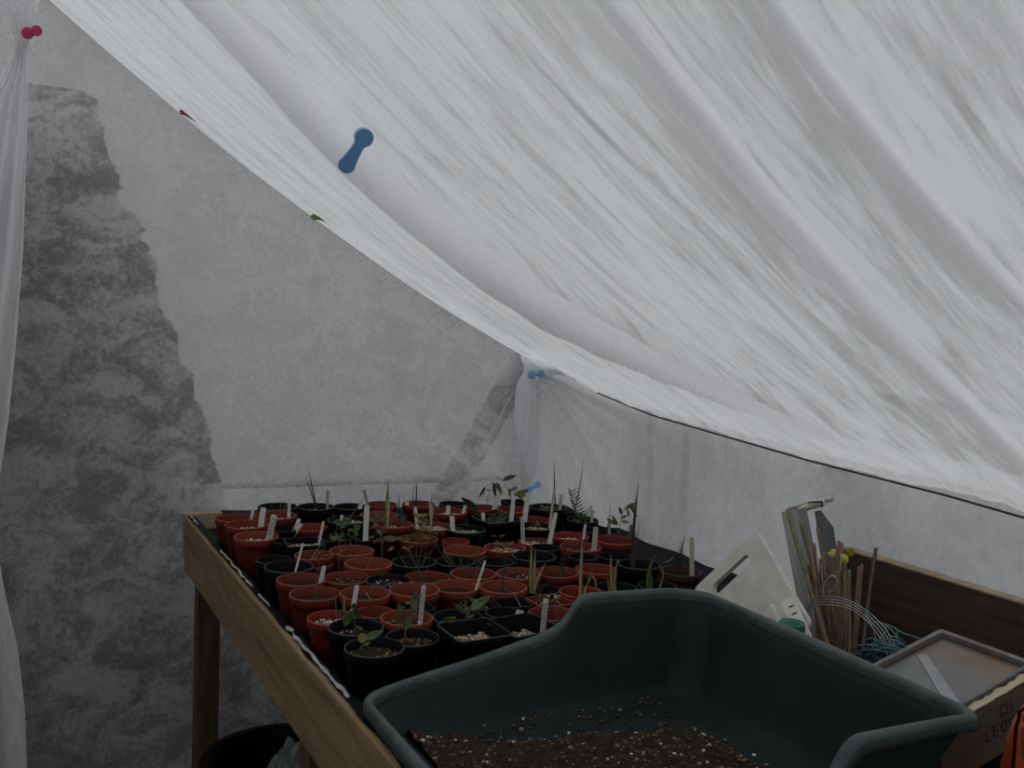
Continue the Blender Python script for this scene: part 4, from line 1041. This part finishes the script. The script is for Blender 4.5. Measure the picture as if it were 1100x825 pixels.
# white board with a slot handle, leaning
th, ph = math.radians(20), math.radians(5)
n = np.array([-math.cos(th)*math.cos(ph), -math.cos(th)*math.sin(ph), math.sin(th)])
p0 = onY(812, 569, 1.235)
Tp = W(p0); Lp = W(onP(744, 633, p0, n)); Rp = W(onP(861, 657, p0, n))
ex = (Lp-Tp).normalized(); nn = Vector(n); ey = nn.cross(ex).normalized()
if ey.dot(Rp-Tp) < 0: ey = -ey
wid = (Lp-Tp).length; 
low = Lp.z; hgt = ((low-(BZ+.001))/max(.05, -ey.z)); hgt = min(hgt, .30)
def rrect(x0, y0, x1, y1, r, k=6):
    o = []
    for cx, cy, a0 in ((x1-r, y1-r, 0), (x0+r, y1-r, 90), (x0+r, y0+r, 180), (x1-r, y0+r, 270)):
        for i in range(k+1):
            a = math.radians(a0+90*i/k); o.append((cx+r*math.cos(a), cy+r*math.sin(a)))
    return o
outer = rrect(0, 0, wid, hgt, .012)
sA, sB = .022, .042     # slot runs along the short upper edge
inner = rrect(wid*.22, sA, wid*.78, sB, .0095)
mb = MB(); no = len(outer); tck = .011
def ring3(o, z): return [(x, y, z) for x, y in o]
# faces with a slot: bridge outer and inner loops (same count and start corner)
mb.loft([ring3(inner, 0), ring3(outer, 0), ring3(outer, -tck), ring3(inner, -tck), ring3(inner, 0)])
o = mb.obj('chopping_board', M_board, smooth=False, bevel=.002)
zz = ex.cross(ey); o.matrix_world = frame_M(Tp, ex, ey, zz if zz.dot(nn) > 0 else -zz)
if zz.dot(nn) < 0:
    o.data.transform(Matrix.Diagonal((1, 1, 1, 1)))
tag(o, 'scuffed white plastic board with a slot handle leaning behind the tray', 'board')
print('board', wid, hgt)

def line_to(p1, x1, p2, x2, z=-.5785):
    A = onX(*p1, x1); B = onX(*p2, x2); d = B-A
    return A, A+d*((z-A[2])/d[2])
def plank(name, p1, x1, p2, x2, w, t, mat, label, cat, grp=None, cut=0):
    A, B = line_to(p1, x1, p2, x2); A, B = W(A), W(B); L = (A-B).length
    z_ = (A-B).normalized(); y_ = Vector((A.x, A.y, 0)).normalized(); y_ = (y_-z_*y_.dot(z_)).normalized(); x_ = y_.cross(z_)
    out = [(-w/2, 0), (w/2, 0), (w/2, L-cut), (w/2-(.6*w if cut else 0), L), (-w/2, L)]
    mb = MB().prism(out, -t/2, t/2, Matrix(((1, 0, 0, 0), (0, 0, 1, 0), (0, 1, 0, 0), (0, 0, 0, 1))))
    o = mb.obj(name, mat, smooth=False, bevel=.0015); o.matrix_world = frame_M(B, x_, y_, z_)
    tag(o, label, cat, grp); return o
plank('timber_offcut', (853, 549), 1.335, (880, 690), 1.285, .046, .016, M_greywood, 'weathered grey plank beside the bamboo canes, the wider one', 'plank', 'grey planks among the canes')
plank('timber_offcut', (884, 549), 1.40, (897, 640), 1.37, .030, .014, M_slate, 'dark grey plank with a slanted top behind the canes', 'plank', 'grey planks among the canes', cut=.035)
def cane(p1, x1, p2, x2, r, mat, label, cat='cane', name='bamboo_cane', grp='bamboo canes in the bundle'):
    A, B = line_to(p1, x1, p2, x2); A, B = W(A), W(B); base = B
    n = 24; L = (A-B).length; pts = [(A-B)*(i/n) for i in range(n+1)]
    bend = Vector((U(-.004, .004), U(-.004, .004), 0))
    pts = [p+bend*math.sin(math.pi*i/n) for i, p in enumerate(pts)]
    ks = [k for k in (3, 8, 13, 18, 23)]
    def rad(a): return r*(1-.15*a)*(1.10 if round(a*n) in ks else 1)
    o = MB().tube(pts, rad, 8).obj(name, mat); o.location = base
    tag(o, label, cat, grp if name == 'bamboo_cane' else None); return o
random.seed(31)
cane((846, 548), 1.27, (886, 682), 1.205, .0050, M_cane3, 'olive cane crossing the wide grey plank at a slant')
cane((860, 559), 1.30, (884, 640), 1.285, .0045, M_cane3, 'olive cane just right of the one crossing the grey plank')
CT = [((871.5, 590), (884, 690), M_cane, 'thin cane at the left of the bundle, short'), ((874.5, 584), (889, 690), M_cane2, 'ragged-topped reddish cane, second in the bundle'),
      ((878, 567), (893, 640), M_cane2, 'tall reddish cane rising in front of the dark grey plank'), ((873, 596), (882, 680), M_cane, 'cane low in the left of the bundle'),
      ((881, 600), (893, 690), M_cane2, 'short cane behind the wire loop'), ((901, 581), (902, 680), M_cane2, 'tallest of the right-hand canes, by the yellow leaves'),
      ((904.5, 583), (905.5, 690), M_cane, 'cane immediately under the yellow leaves'), ((899, 596), (898, 690), M_cane, 'cane left of the yellow leaves'),
      ((907, 604), (911, 690), M_cane, 'thin cane right of the yellow leaves'), ((923, 609), (916.5, 700), M_cane, 'isolated cane with a pale knobbed tip at the right'),
      ((926, 606), (920, 700), M_cane2, 'reddish cane close behind the knobbed one'),
      ((876, 602), (888, 700), M_cane, 'pale cane between the short ragged ones at the left of the bundle'), ((884, 592), (895, 700), M_cane, 'cane just right of the wire loop base'),
      ((889, 604), (897, 700), M_cane2, 'reddish cane behind the yellow leaf furthest left'), ((894, 608), (901, 700), M_cane3, 'olive cane in the heart of the bundle'),
      ((912, 612), (913, 700), M_cane3, 'olive cane in the gap before the knobbed cane'), ((869, 606), (880, 700), M_cane2, 'lowest reddish cane along the grey plank')]
for k, (a_, b_, mt, lab) in enumerate(CT):
    x1 = 1.235+.016*(k % 5); cane(a_, x1, b_, x1-.02, U(.0027, .0035), mt, lab)
cane((941, 589), 1.30, (929, 690), 1.22, .0034, M_blackrod, 'thin dark rod leaning against the dark back board', 'rod', 'thin_rod')
# white bent pipe with wire clip over the plank tops
def pxs(l, x): return [W(onX(u, v, x)) for u, v in l]
def smooth_path(P, n=8):
    out = []
    for i in range(len(P)-1):
        p0_, p1_, p2_, p3_ = P[max(i-1, 0)], P[i], P[i+1], P[min(i+2, len(P)-1)]
        for k in range(n):
            t = k/n; out.append(.5*((2*p1_)+(p2_-p0_)*t+(2*p0_-5*p1_+4*p2_-p3_)*t*t+(3*p1_-p0_-3*p2_+p3_)*t**3))
    out.append(P[-1]); return out
hook = empty('plastic_hook', W(onX(870, 545, 1.40)))
hb = Vector(hook.location)
P = smooth_path(pxs([(860, 690), (862, 600), (856, 556), (858, 550), (867, 545), (880, 541), (884, 540)], 1.37))
MB().tube([p-hb for p in P], .0065, 10).obj('bent_tube', M_plug, hook)
P = smooth_path(pxs([(848, 546), (860, 543), (872, 540), (894, 536)], 1.42)); MB().tube([p-hb for p in P], .005, 8).obj('bent_tube', M_plug, hook)
P = smooth_path(pxs([(868, 541), (870, 539.5), (882, 539), (883, 540), (883, 545)], 1.36), 4); MB().tube([p-hb for p in P], .0016, 6).obj('wire_clip', M_cord, hook)
tag(hook, 'white bent plastic tube hooked over the grey plank tops', 'tube')
# yellow leaves
sp = empty('leaf_sprig', W(onX(905, 600, 1.25))); sb = Vector(sp.location)
stm = MB().tube([p-sb for p in smooth_path(pxs([(903, 640), (904, 610), (906, 596), (911, 588)], 1.243))], .001, 6).obj('twig', LEAF['b'], sp)
for (b_, t_, w_) in (((906, 595), (909, 606), .75), ((913, 598), (916, 587), .6), ((904, 596), (910, 601), .8), ((910, 594), (914, 588), .6), ((898, 594), (892, 591), .8), ((912, 597), (915, 590), .5), ((897, 597), (889, 594), .5), ((905, 597), (911, 603), .6)):
    B, T = [p-sb for p in pxs([b_, t_], 1.236+U(-.01, .008))]; d = T-B; L = d.length; vw = (B+sb-Vector((0, 0, CAMZ))).normalized(); s2 = d.cross(vw).normalized(); vs = []
    for i in range(9):
        a = i/8; ww = L*w_*.95*(math.sin(math.pi*a**.8)**.7*.5+.02)
        for c in (-1, -.5, 0, .5, 1): vs.append(B+d*a+s2*ww*c-vw*(.2*ww*(1-abs(c))))
    o = MB().add(vs, [(i*5+j, i*5+j+1, i*5+j+6, i*5+j+5) for i in range(8) for j in range(4)]).obj('leaf', LEAF['Y'], sp); o.modifiers.new('t', 'SOLIDIFY').thickness = .0006
tag(sp, 'sprig of bright yellow leaves caught at the top of the canes', 'leaves')
# grey wire coil
wc = empty('wire_coil', W(onX(930, 700, 1.15))); wb = Vector(wc.location); random.seed(4)
def loop(px, x, r, par, mat, nm, base_, jit=0):
    P = smooth_path([p-base_ for p in pxs([(u+U(-jit, jit), v+U(-jit, jit)) for u, v in px], x)], 10); return MB().tube(P, r, 6).obj(nm, mat, par)
for k in range(4):
    loop([(858+3*k, 664-k), (872, 653-2.6*k), (890, 650-3.2*k), (912, 654-3*k), (930, 666-3.5*k), (943+2*k, 682-3*k), (951+4*k, 696), (954+4*k, 706), (953+3*k, 714)], 1.17+.008*k, .0009, wc, M_wire, 'wire_strand', wb)
for k in range(2):
    loop([(885, 641), (885-k, 630), (889, 622), (895, 619-k), (899, 623), (897, 632), (890, 636)], 1.165+.004*k, .0010, wc, M_wire, 'wire_strand', wb)
loop([(852, 653), (860, 656), (866, 656)], 1.17, .0012, wc, M_wire, 'wire_strand', wb)
tag(wc, 'looped grey wire arching in front of the bamboo canes', 'wire')
tw = empty('twine_coil', W(onX(945, 702, 1.22))); tb = Vector(tw.location)
for k in range(16):
    c = (U(930, 956), U(696, 708)); rx, ry = U(8, 20), U(4, 14); x = U(1.17, 1.29); ph0 = U(0, 6)
    P = []
    for i in range(40):
        a = ph0+2*math.pi*1.05*i/39; q = onX(c[0]+rx*math.cos(a), c[1]+ry*math.sin(a), x+.03*math.sin(a)); q[2] = max(q[2], -.576); P.append(W(q)-tb)
    MB().tube(P, .0011, 5).obj('twine_strand', M_twine, tw)
for pxl, x in (([(938, 668), (953, 671), (970, 680), (988, 686)], 1.27), ([(930, 660), (938, 676), (940, 690), (932, 704)], 1.21), ([(938, 690), (960, 674), (964, 688), (962, 702)], 1.24), ([(950, 671), (963, 683), (966, 695)], 1.26)):
    loop(pxl, x, .0011, tw, M_twine, 'twine_strand', tb)
tag(tw, 'tangle of blue-green twine on the bench by the dark back board', 'twine')
# jar with green lid
jp = onX(851, 668, 1.046); jr = 27.5*depth(jp)/F/2; jh = jp[2]+.579
jar = empty('plastic_jar', W((jp[0], jp[1], -.579)))
MB().lathe([(.001, 0), (jr*.82, 0), (jr*.86, .004), (jr*.86, jh*.72), (jr*.8, jh*.76), (.001, jh*.76)], 36).obj('jar_body', M_jar, jar)
mb = MB().lathe([(.001, jh-.002), (jr*.80, jh-.002), (jr*.84, jh), (jr*.97, jh), (jr, jh-.003), (jr, jh*.765), (jr*.93, jh*.76)], 48)
for i in range(5): mb.box((-jr*.55, -jr*.5+i*jr*.22, jh-.0025), (jr*.55*(1-.15*abs(i-2)), -jr*.5+i*jr*.22+.0012, jh-.0012))
mb.obj('jar_lid', M_jar, jar, smooth=True); 
tag(jar, 'small plastic jar with a dark green lid beside the white board', 'jar')
# white strip fitting with two slots
A, B = line_to((846, 644), 1.088, (866, 690), 1.072); A, B = W(A), W(B); L = (A-B).length; z_ = (A-B).normalized(); y_ = Vector((A.x, A.y, 0)).normalized(); y_ = (y_-z_*y_.dot(z_)).normalized(); x_ = y_.cross(z_)
ft = MB().prism(rrect(-.0115, 0, .0115, L, .003, 3), -.004, .004, Matrix(((1, 0, 0, 0), (0, 0, 1, 0), (0, 1, 0, 0), (0, 0, 0, 1)))).obj('plastic_strip', M_plug, smooth=False, bevel=.001)
ft.matrix_world = frame_M(B, x_, y_, z_)
mb = MB()
for zc_ in (L-.017, L-.030): mb.box((-.002, -.0048, zc_), (.006, -.0036, zc_+.0022))
mb.obj('slot', M_ink, ft, smooth=False)
tag(ft, 'white plastic strip with two dark slots behind the green-lidded jar', 'fitting')
# crumpled bag
c = onX(829, 662, 1.062)
mb = MB(); import bmesh
bm = bmesh.new(); bmesh.ops.create_icosphere(bm, subdivisions=4, radius=1)
for v in bm.verts:
    p = v.co.copy(); k = 1+.35*nz(p.x*1.7, p.y*1.7, p.z*1.7)+.22*abs(nz(p.x*4, p.y*4, p.z*4))
    v.co = Vector((p.x*.020*k, p.y*.026*k, max(-.052, p.z*.082*k)))
me = bpy.data.meshes.new('plastic_bag'); bm.to_mesh(me); bm.free(); me.materials.append(M_bag)
o = bpy.data.objects.new('plastic_bag', me); COL.objects.link(o); o.location = W((c[0]-.005, c[1], -.5785+.052)); tag(o, 'crumpled white plastic bag at the foot of the white board', 'bag')
# wooden crate with grey tray let into the top, tilted
cr = empty('wine_crate', (0, 0, 0)); tilt = math.atan(.25)
Xl, Yn, Yf = 1.045, .790, .952; LX = .205/math.cos(tilt)
zb = -.5790; hb_ = .078
ox = Vector((math.cos(tilt), 0, math.sin(tilt))); oz = Vector((-math.sin(tilt), 0, math.cos(tilt)))
cr.matrix_world = frame_M(Vector((Xl+.014, Yn, CAMZ+zb)), ox, Vector((0, 1, 0)), oz)
DY = Yf-Yn; tk = .010
MB().box((0, 0, 0), (LX, tk, hb_)).obj('side_panel', M_crate, cr, smooth=False, bevel=.001)
MB().box((0, DY-tk, 0), (LX, DY, hb_)).obj('side_panel', M_crate, cr, smooth=False, bevel=.001)
MB().box((0, tk, 0), (tk, DY-tk, hb_)).obj('end_panel', M_crate, cr, smooth=False, bevel=.001)
MB().box((LX-tk, tk, 0), (LX, DY-tk, hb_)).obj('end_panel', M_crate, cr, smooth=False, bevel=.001)
MB().box((tk, tk, 0), (LX-tk, DY-tk, .008)).obj('base_panel', M_crate, cr, smooth=False)
mb = MB(); random.seed(8)
def edge_fn(a, b): return (LX*b, -.001+.012*a*(1+.5*nz(b*14, 0, 2)), hb_+.0015+.0025*nz(b*22, a, 1)+.001)
o = MB().grid(edge_fn, 3, 40).obj('split_edge', M_palewood, cr); o.modifiers.new('t', 'SOLIDIFY').thickness = .002; o['label'] = 'pale splintered top edge'
# letters (stroke outlines in units of the letter height)
G = {'C': [[(.8, .8), (.6, 1), (.25, 1), (.05, .75), (.05, .25), (.25, 0), (.6, 0), (.8, .2)]],
     'H': [[(.05, 0), (.05, 1)], [(.75, 0), (.75, 1)], [(.05, .5), (.75, .5)]],
     'L': [[(.05, 1), (.05, 0), (.65, 0)]], 'E': [[(.65, 1), (.05, 1), (.05, 0), (.65, 0)], [(.05, .5), (.5, .5)]],
     'O': [[(.4, 1), (.1, .8), (.02, .5), (.1, .2), (.4, 0), (.7, .2), (.78, .5), (.7, .8), (.4, 1)]],
     'V': [[(0, 1), (.38, 0), (.76, 1)]], "'": [[(.1, 1), (.05, .75)]]}
def letters(txt, x, z, h, sp_=1.0):
    mb = MB()
    for ch in txt:
        for st_ in G.get(ch, []):
            for (a, b), (c_, d_) in zip(st_[:-1], st_[1:]):
                p, q = Vector((x+a*h*.85, 0, z+b*h)), Vector((x+c_*h*.85, 0, z+d_*h)); dd = (q-p); n_ = Vector((-dd.z, 0, dd.x)).normalized()*h*.07; e_ = dd.normalized()*h*.05
                mb.add([p-n_-e_, q-n_+e_, q+n_+e_, p+n_-e_], [(0, 1, 2, 3)])
        x += h*sp_*(.5 if ch in "' " else .95)
    for i, v in enumerate(mb.v): mb.v[i] = (v[0], -.0006, v[2])
    return mb
letters("'CH", .108, .052, .015).obj('stencil_lettering', M_ink, cr, smooth=False)
letters("LEOV", .085, .029, .016).obj('stencil_lettering', M_ink, cr, smooth=False)
mb = MB()
lp = rrect(tk-.004, tk+.004, LX-tk+.012, DY+.003, .006)
lp2 = rrect(tk+.004, tk+.010, LX-tk+.004, DY-.005, .006)
tray_z = hb_+.002
tb_ = MB().loft([ring3(lp, tray_z-.006), ring3(lp, tray_z+.006), ring3(lp2, tray_z+.006), ring3(lp2, tray_z-.002)], True, False, False)
tb_.obj('tray_rim', M_rim, cr, smooth=False, bevel=.001)
mt, nt, b = newmat('rust_stained_tray'); b.inputs['Roughness'].default_value = .3
vec = mapped(nt, (1, 1, 1)); n1 = noise(nt, 14, 6, .65, .5, vec)
sx = nd(nt, 'ShaderNodeSeparateXYZ'); nt.links.new(vec, sx.inputs[0])
rr = nd(nt, 'ShaderNodeMapRange'); rr.inputs[1].default_value = LX-.085; rr.inputs[2].default_value = LX-.03; nt.links.new(sx.outputs[0], rr.inputs[0])
ml = nd(nt, 'ShaderNodeMath', operation='MULTIPLY'); r0 = ramp(nt, n1.outputs['Fac'], [(.36, (0, 0, 0)), (.55, (1, 1, 1))]); nt.links.new(r0.outputs[0], ml.inputs[0]); nt.links.new(rr.outputs[0], ml.inputs[1])
n2 = noise(nt, 30, 5, .6, 0, vec); base_c = ramp(nt, n2.outputs['Fac'], [(.3, (.12, .12, .118)), (.7, (.085, .085, .087))])
mx = nd(nt, 'ShaderNodeMix', data_type='RGBA'); nt.links.new(ml.outputs[0], mx.inputs[0]); nt.links.new(base_c.outputs[0], mx.inputs[6]); mx.inputs[7].default_value = (.13, .062, .022, 1)
nt.links.new(mx.outputs[2], b.inputs['Base Color'])
MB().box((lp2[14][0]-.0, tk+.008, tray_z-.006), (LX-tk+.006, DY-.003, tray_z-.002)).obj('tray_floor', mt, cr, smooth=False)
tag(cr, 'small tilted wooden crate with stencilled letters and a rust-stained grey tray top', 'crate')
lb = MB().prism([(-.007, 0), (.007, 0), (.0055, .085), (.003, .089), (-.003, .089), (-.0055, .085)], 0, .0012).obj('plant_label', M_greytag, smooth=False)
pl_o = np.array(cr.matrix_world @ Vector((.1, .08, tray_z-.0018)))-np.array([0, 0, CAMZ]); pl_n = np.array(oz)
qa, qb = W(onP(990, 703, pl_o, pl_n)), W(onP(1024, 757, pl_o, pl_n)); yv = (qa-qb).normalized()
lb.matrix_world = frame_M(qb, yv.cross(oz), yv, oz) @ Matrix.Diagonal((1.25, (qa-qb).length/.089, 1, 1))
tag(lb, 'pale grey plant label lying flat in the rusty crate-top tray', 'plant label')
# orange packet with green panel
pk = empty('seed_packet', W((onY(1100, 790, .70)[0]+.012, .700, -.5790)), math.radians(18))
pw, phh = .115, (onY(1090, 757, .70)[2]+.579)
def pk_fn(a, b):
    x = (a-.5)*pw*(1-.12*(b > .9)); k = math.sin(math.pi*a)**.6*math.sin(math.pi*min(1, b*.95+.05))**.6
    return (x, -.022*k*(1+.25*nz(a*5, b*5, 0))-.002, phh*b+.004*nz(a*3, 1, 2)*b)
mb = MB().grid(pk_fn, 30, 30); nA = len(mb.v); mb.grid(lambda a, b: (pk_fn(a, b)[0], -pk_fn(a, b)[1], pk_fn(a, b)[2]), 30, 30)
mb.obj('packet_body', M_orange, pk)
o = MB().grid(lambda a, b: (lambda p: (p[0], p[1]-.0012, p[2]))(pk_fn(.03+.94*a, .66+.31*b)), 20, 10).obj('packet_label', M_pktgreen, pk); o['label'] = 'green printed panel'
mb = MB(); random.seed(2)
GG = {'G': [[(.8, .8), (.6, 1), (.25, 1), (.05, .75), (.05, .25), (.25, 0), (.75, 0), (.75, .45), (.45, .45)]], 'r': [[(.1, 0), (.1, .65)], [(.1, .5), (.3, .65), (.5, .6)]], 'o': [[(.35, .65), (.05, .5), (.05, .15), (.35, 0), (.65, .15), (.65, .5), (.35, .65)]]}
G.update(GG); lt = letters('Gro', -pw*.43, 0, .013); vs = []
for v in lt.v:
    a = v[0]/pw+.5; b = .80+v[2]/phh; q = pk_fn(a, b); vs.append((q[0], q[1]-.0022, q[2]))
MB().add(vs, lt.f).obj('packet_lettering', M_white, pk, smooth=False)
tag(pk, 'orange plastic packet with a green panel at the lower right corner', 'packet')

# tub under the bench ---------------------------------------------------------
tc = onZ(292, 822, -1.05); tub = empty('plastic_tub', (tc[0]+.02, tc[1]+.0, 0.0)); tr_ = .165; th_ = .33
MB().lathe([(.001, .002), (tr_*.8, .002), (tr_*.97, th_-.02), (tr_*1.06, th_-.016), (tr_*1.08, th_-.006), (tr_*1.05, th_), (tr_*.97, th_-.003), (tr_*.93, th_-.03), (tr_*.78, .02), (.001, .02)], 56).obj('tub_shell', M_blackpot, tub)
tag(tub, 'round black plastic tub on the floor under the bench', 'tub')
bm = bmesh.new(); bmesh.ops.create_icosphere(bm, subdivisions=5, radius=1)
for v in bm.verts:
    p = v.co.copy(); k = 1+.25*nz(p.x*2, p.y*2, p.z*2)+.30*abs(nz(p.x*4, p.y*4, p.z*4+3))
    v.co = Vector((p.x*.082*k, p.y*.082*k, p.z*.15*k))
zmin = min(v.co.z for v in bm.verts)
me = bpy.data.meshes.new('plastic_bag'); bm.to_mesh(me); bm.free(); me.materials.append(M_sheetbag)
o = bpy.data.objects.new('plastic_bag', me); COL.objects.link(o); o.location = (tub.location.x+.03, tub.location.y-.02, .021-zmin); tag(o, 'crumpled dull polythene bag stuffed in the black tub', 'bag')

# ------------------------------------------------------------------ clothes pegs
def peg_outline(L, w1, w2, wn, n=14):
    """dumb-bell outline along x: round ends of radius w1 (at 0) and w2 (at L), waist wn"""
    top = []
    for i in range(n*3+1):
        x = -w1+(L+w1+w2)*i/(n*3)
        a = math.sqrt(max(0, w1*w1-x*x)) if x < w1 else 0
        b = math.sqrt(max(0, w2*w2-(x-L)**2)) if x > L-w2 else 0
        t = min(1, max(0, x/L)); wa = wn+(w1*.95-wn)*max(0, 1-t*2.8)**2+(w2*.98-wn)*max(0, 1-(1-t)*1.45)**1.3
        y = max(a, b) if (x < 0 or x > L) else max(a, b, wa)
        top.append((x, y))
    return [(x, -y) for x, y in top]+[(x, y) for x, y in reversed(top) if y > 1e-6]
def peg(origin, ax, face, L, mat, label, w1=.012, w2=.011, wn=.006, t=.006, gap=.003):
    ax = Vector(ax).normalized(); fz = Vector(face); fz = (fz-ax*fz.dot(ax)).normalized(); y_ = fz.cross(ax)
    e = empty('clothes_peg', origin); e.matrix_world = frame_M(Vector(origin), ax, y_, fz)
    out = peg_outline(L, w1, w2, wn)
    for k, s_ in ((0, 1), (1, -1)):
        M_ = Matrix.Rotation(s_*math.radians(4), 4, 'Y') @ Matrix.Translation((0, .0015*k, gap/2 if s_ > 0 else -gap/2-t))
        MB().prism(out, 0, t, M_).obj('peg_arm', mat, e, smooth=False, bevel=.0016, seg=3)
    MB().tube([(L*.45+.003*math.cos(a), -.004+.0006*a/6.28, .003*math.sin(a)) for a in np.linspace(0, 6.28*2.2, 40)], .0008, 5).obj('peg_spring', M_steel, e)
    return tag(e, label, 'clothes peg', 'clothes pegs on the fleece')
def near(p, d=.03):
    p = np.array(p); return p*(1-d/np.linalg.norm(p))
ph_ = hit_roof(390, 155); ph_ = near(ph_, .11); vw = Vector(ph_).normalized()
a_ = onP(390.5, 147, ph_, np.array(vw)); b_ = onP(372, 177, ph_, np.array(vw))
L_ = np.linalg.norm(b_-a_); s_ = depth(ph_)/F
peg(W(a_), Vector(b_-a_)+vw*.004, -vw+Vector(RB[:, 0])*.42, L_, M_blue, 'large blue peg clamping the roof fleece fold', 10.3*s_, 9.2*s_, 6.0*s_, .006, .004)
def end_peg(u, v, u2, v2, y, mat, label, r=.010, dz=0.0):
    """a peg pushed onto the gathered cloth, its two handle ends showing"""
    p = onY(u, v, y); q = onY(u2, v2, y); vw = Vector(p).normalized()
    e = empty('clothes_peg', W(p)); L = np.linalg.norm(q-p)
    ax = Vector(q-p).normalized(); fz = -(vw-ax*vw.dot(ax)).normalized(); y_ = fz.cross(ax); e.matrix_world = frame_M(W(p), ax, y_, fz)
    out = peg_outline(L*.5, r*1.05, r*.55, r*.5); 
    MB().prism(out, -.006, .008).obj('peg_arm', mat, e, smooth=False, bevel=.002, seg=3)
    out = [(L-x, y) for x, y in peg_outline(L*.5, r*.95, r*.55, r*.5)][::-1]
    MB().prism(out, -.004, .010).obj('peg_arm', mat, e, smooth=False, bevel=.002, seg=3)
    MB().tube([(L*.5, -.004, .006), (L*.5, .004, .006)], .003, 8).obj('peg_spring', M_steel, e)
    return tag(e, label, 'clothes peg', 'clothes pegs on the fleece')
end_peg(29.5, 35.5, 39, 33, 2.565, M_pink, 'magenta peg gathering the fleece at the top left', .0125)
end_peg(571, 402.5, 580, 401, 2.63, M_blue, 'blue peg at the top of the far corner bundle', .0115)
end_peg(568, 526, 577, 521, 2.56, M_blue, 'lower blue peg on the corner bundle, just above the back pots', .010)
def edge_peg(u, v, dx, dy, mat, label, L=.034, yy=2.645):
    p = onY(u, v, yy); q = onY(u+dx, v+dy, yy); vw = Vector(p).normalized()
    return peg(W(p), Vector(q-p), -vw, L, mat, label, .0075, .006, .005, .006, .002)
edge_peg(196, 120, 10, 6, M_redpeg, 'small dark red peg on the gable edge of the roof fleece')
edge_peg(337, 233.5, 10, 1.5, M_greenpeg, 'small green peg on the gable edge of the roof fleece', .034, 2.61)

# ------------------------------------------------------------------ light: an overcast winter sky
w = bpy.data.worlds.new('World'); sc.world = w; w.use_nodes = True; nt = w.node_tree
bg = nt.nodes['Background']; tc_ = nd(nt, 'ShaderNodeTexCoord'); sx = nd(nt, 'ShaderNodeSeparateXYZ'); nt.links.new(tc_.outputs['Generated'], sx.inputs[0])
mr = nd(nt, 'ShaderNodeMapRange'); nt.links.new(sx.outputs[2], mr.inputs[0])
for i, v in zip((1, 2, 3, 4), (0, 1, .36, 1.0)): mr.inputs[i].default_value = v
cl = nd(nt, 'ShaderNodeMix', data_type='RGBA'); nt.links.new(mr.outputs[0], cl.inputs[0]); cl.inputs[6].default_value = (.0, .0, .0, 1); cl.inputs[7].default_value = (.95, .98, 1.0, 1)
nt.links.new(cl.outputs[2], bg.inputs['Color']); bg.inputs['Strength'].default_value = 1.0
# ------------------------------------------------------------------ view
sc.view_settings.view_transform = 'Standard'; sc.view_settings.look = 'None'; sc.view_settings.gamma = 1; sc.view_settings.use_curve_mapping = False
sc.view_settings.exposure = .68
sc.cycles.use_denoising = True
sc.cycles.max_bounces = 12; sc.cycles.diffuse_bounces = 6; sc.cycles.transparent_max_bounces = 24
bpy.context.view_layer.update()
